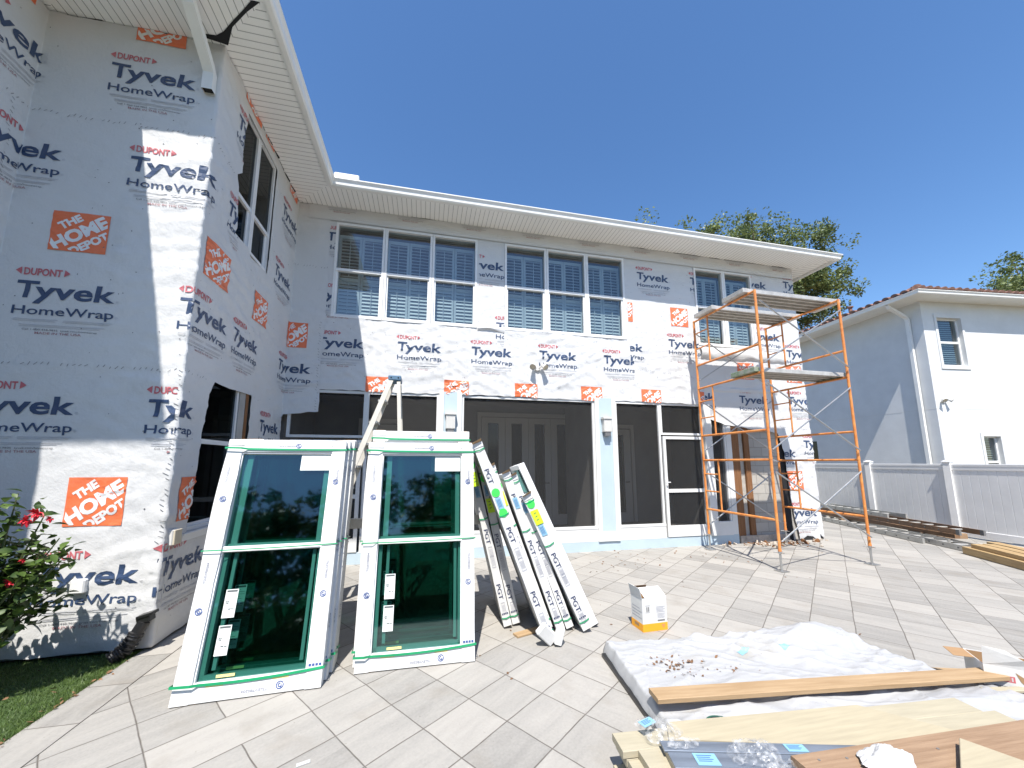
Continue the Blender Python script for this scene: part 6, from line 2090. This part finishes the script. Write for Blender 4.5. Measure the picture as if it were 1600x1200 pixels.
mb = MB(); M = Matrix.Translation((2.625, 1.515, .325)) @ Matrix.Rotation(R(-62), 4, 'Z')
mb.obox(M, (0, -1.0, 0), (1.2, 0, .018), 'cream_board', .003)
tag(mb.build('cream_board'), 'smooth cream board lying over the broad brown plank, its corner pointing at the sheet', 'board')
mb = MB(); mb.box((2.15, 1.15, .003), (2.9, 1.30, .3245), 'trim_cream'); tag(mb.build('spacer_block'), 'cream block under the smooth cream board', 'block')

# ------------------------------------------------------------------ boxes
def flap_box(name, c, yaw, w, d, h, t=.004):
    root = empty(name, c, rot=(0, 0, yaw))
    mb = MB()
    mb.box((-w / 2, -d / 2, 0), (w / 2, -d / 2 + t, h), 'carton_white'); mb.box((-w / 2, d / 2 - t, 0), (w / 2, d / 2, h), 'carton_white')
    mb.box((-w / 2, -d / 2 + t, 0), (-w / 2 + t, d / 2 - t, h), 'carton_white'); mb.box((w / 2 - t, -d / 2 + t, 0), (w / 2, d / 2 - t, h), 'carton_white')
    mb.box((-w / 2 + t, -d / 2 + t, .002), (w / 2 - t, d / 2 - t, .006), 'brown_carton')
    mb.box((-w / 2 + t, d / 2 - t - .001, .01), (w / 2 - t, d / 2 - t, h - .005), 'brown_carton')
    mb.build('carton', root, world=False)
    return root
bx = flap_box('paint_box', (2.335, 3.715, 0), R(2), .285, .20, .32)
tag(bx, 'open white carton with an orange band standing on the paving', 'box')
w, d, h = .285, .20, .32
mb = MB()
mb.box((-w / 2 - .001, -d / 2 - .0012, .001), (w / 2 + .001, -d / 2, .075), 'box_orange'); mb.box((-w / 2 - .0012, -d / 2, .001), (-w / 2, d / 2, .075), 'box_orange'); mb.box((w / 2, -d / 2, .001), (w / 2 + .0012, d / 2, .075), 'box_orange')
mb.box((-w / 2 - .0022, -.035, .035), (-w / 2 - .0012, .04, .062), 'brown_carton')
mb.build('band', bx, world=False)
mb = MB()
def fl(pts): mb.face(pts, 'carton_white')
M = Matrix.Translation((-w / 2, 0, h)) @ Matrix.Rotation(R(-12), 4, 'Y'); mb.obox(M, (-.003, -d / 2, 0), (.0, d / 2, .10), 'carton_white')
M = Matrix.Translation((0, d / 2, h)) @ Matrix.Rotation(R(25), 4, 'X'); mb.obox(M, (-w / 2, -.0015, 0), (w / 2 * .2, .0, .085), 'brown_carton'); mb.obox(M, (-w / 2, .0, 0), (w / 2 * .2, .0015, .085), 'carton_white')
M = Matrix.Translation((0, -d / 2, h)) @ Matrix.Rotation(R(-62), 4, 'X'); mb.obox(M, (-w / 2 * .75, -.002, 0), (w / 2, .0, .14), 'carton_white')
mb.build('flap', bx, world=False)
mb = MB()
for k in range(5):
    z = .225 - k * .012
    mb.face([(.02, -d / 2 - .0008, z), (.02 + .10 - .02 * (k % 2), -d / 2 - .0008, z), (.02 + .10 - .02 * (k % 2), -d / 2 - .0008, z + .004), (.02, -d / 2 - .0008, z + .004)], 'carton_text')
    z = .16 - k * .010
    mb.face([(.03, -d / 2 - .0008, z), (.12, -d / 2 - .0008, z), (.12 - .02 * (k % 3), -d / 2 - .0008, z + .003), (.03, -d / 2 - .0008, z + .003)], 'carton_text')
for x in (-.095, -.075):
    mb.face([(x, -d / 2 - .0008, .19), (x + .012, -d / 2 - .0008, .19), (x + .012, -d / 2 - .0008, .235), (x, -d / 2 - .0008, .235)], 'lamp_dark')
for s_ in (0, 1):
    mb.face([(-.105, -d / 2 - .0006, .18 + .065 * s_), (-.055, -d / 2 - .0006, .18 + .065 * s_), (-.055, -d / 2 - .0006, .183 + .065 * s_), (-.105, -d / 2 - .0006, .183 + .065 * s_)], 'lamp_dark')
mb.face([(.075, -d / 2 - .002, .058), (.115, -d / 2 - .002, .058), (.095, -d / 2 - .002, .022)], 'ink_red')
mb.face([(.084, -d / 2 - .0026, .053), (.106, -d / 2 - .0026, .053), (.095, -d / 2 - .0026, .033)], 'box_orange')
for k in range(7):
    y = -.07 + .018 * (k % 4); z = .12 + .03 * (k // 2)
    mb.face([(-w / 2 - .0008, .08, z), (-w / 2 - .0008, y - .02, z), (-w / 2 - .0008, y - .02, z + .005), (-w / 2 - .0008, .08, z + .005)], 'carton_text')
mb.face([(.03, -d / 2 - .0008, .09), (.115, -d / 2 - .0008, .09), (.115, -d / 2 - .0008, .105), (.03, -d / 2 - .0008, .105)], 'lamp_dark')
merge_into([c for c in bx.children if c.name.startswith('carton')][0], mb, True)
b2 = flap_box('white_box', (4.25, 2.05, 0), R(-42), .46, .26, .25)
tag(b2, 'torn white carton with red and barcode labels at the edge of the view', 'box')
w, d, h = .46, .26, .25
mb = MB()
M = Matrix.Translation((0, -d / 2, h)) @ Matrix.Rotation(R(8), 4, 'X')
mb.mesh([M @ Vector(p) for p in ((-w / 2, 0, 0), (w / 2, 0, 0), (w / 2, 0, .06), (.05, 0, .11), (-.04, -.01, .07), (-.12, 0, .12), (-w / 2, 0, .13))], [(0, 1, 2, 3, 4, 5, 6)], 'carton_white')
M = Matrix.Translation((-w / 2, 0, h)) @ Matrix.Rotation(R(-95), 4, 'Y'); mb.obox(M, (-.003, -d / 2 + .1, 0), (.0, d / 2, .11), 'brown_carton')
M = Matrix.Translation((w / 2, 0, h)) @ Matrix.Rotation(R(20), 4, 'Y'); mb.obox(M, (-.003, -d / 2, 0), (.0, d / 2, .15), 'brown_carton')
mb.build('flap', b2, world=False)
mb = MB(); y = -d / 2 - .001
mb.face([(-.19, y, .155), (-.085, y, .155), (-.085, y, .195), (-.19, y, .195)], 'ink_red')
for k in range(3): mb.face([(-.135 + .016 * k, y - .001, .162), (-.127 + .016 * k, y - .001, .162), (-.127 + .016 * k, y - .001, .188), (-.135 + .016 * k, y - .001, .188)], 'paper_white')
mb.face([(-.183, y - .001, .163), (-.145, y - .001, .163), (-.145, y - .001, .187), (-.17, y - .001, .187)], 'paper_white')
mb.face([(-.19, y, .085), (-.03, y, .085), (-.03, y, .125), (-.19, y, .125)], 'lamp_dark'); mb.face([(-.185, y - .0006, .089), (-.035, y - .0006, .089), (-.035, y - .0006, .121), (-.185, y - .0006, .121)], 'paper_white')
for k in range(22):
    x = -.18 + k * .0064; ww = .0018 + .0022 * ((k * 7) % 3) / 2
    mb.face([(x, y - .0012, .092), (x + ww, y - .0012, .092), (x + ww, y - .0012, .118), (x, y - .0012, .118)], 'lamp_dark')
mb.face([(-.06, y - .0008, .17), (-.02, y - .0008, .12), (.03, y - .0008, .15), (.02, y - .0008, .21), (-.03, y - .0008, .19), (-.08, y - .0008, .225)], 'brown_carton')
merge_into([c for c in b2.children if c.name.startswith('carton')][0], mb, True)
board('wood_offcut', (4.10, 2.48, 0), (4.36, 2.40, 0), .05, .02, 'pine', 'thin pine offcut on the paving beside the torn white carton', 'wood offcut')
board('wood_offcut', (3.80, 2.02, .13), (4.12, 1.98, .12), .05, .02, 'trim_cream', 'short cream offcut at the edge of the white sheet', 'wood offcut')
mb = MB(); mb.obox(Matrix.Translation((-.62, 2.55, .002)) @ Matrix.Rotation(.3, 4, 'Z'), (-.035, -.012, 0), (.035, .012, .004), 'paper_white')
tag(mb.build('paper_scrap'), 'small white paper scrap on the paving before the packed windows', 'paper')
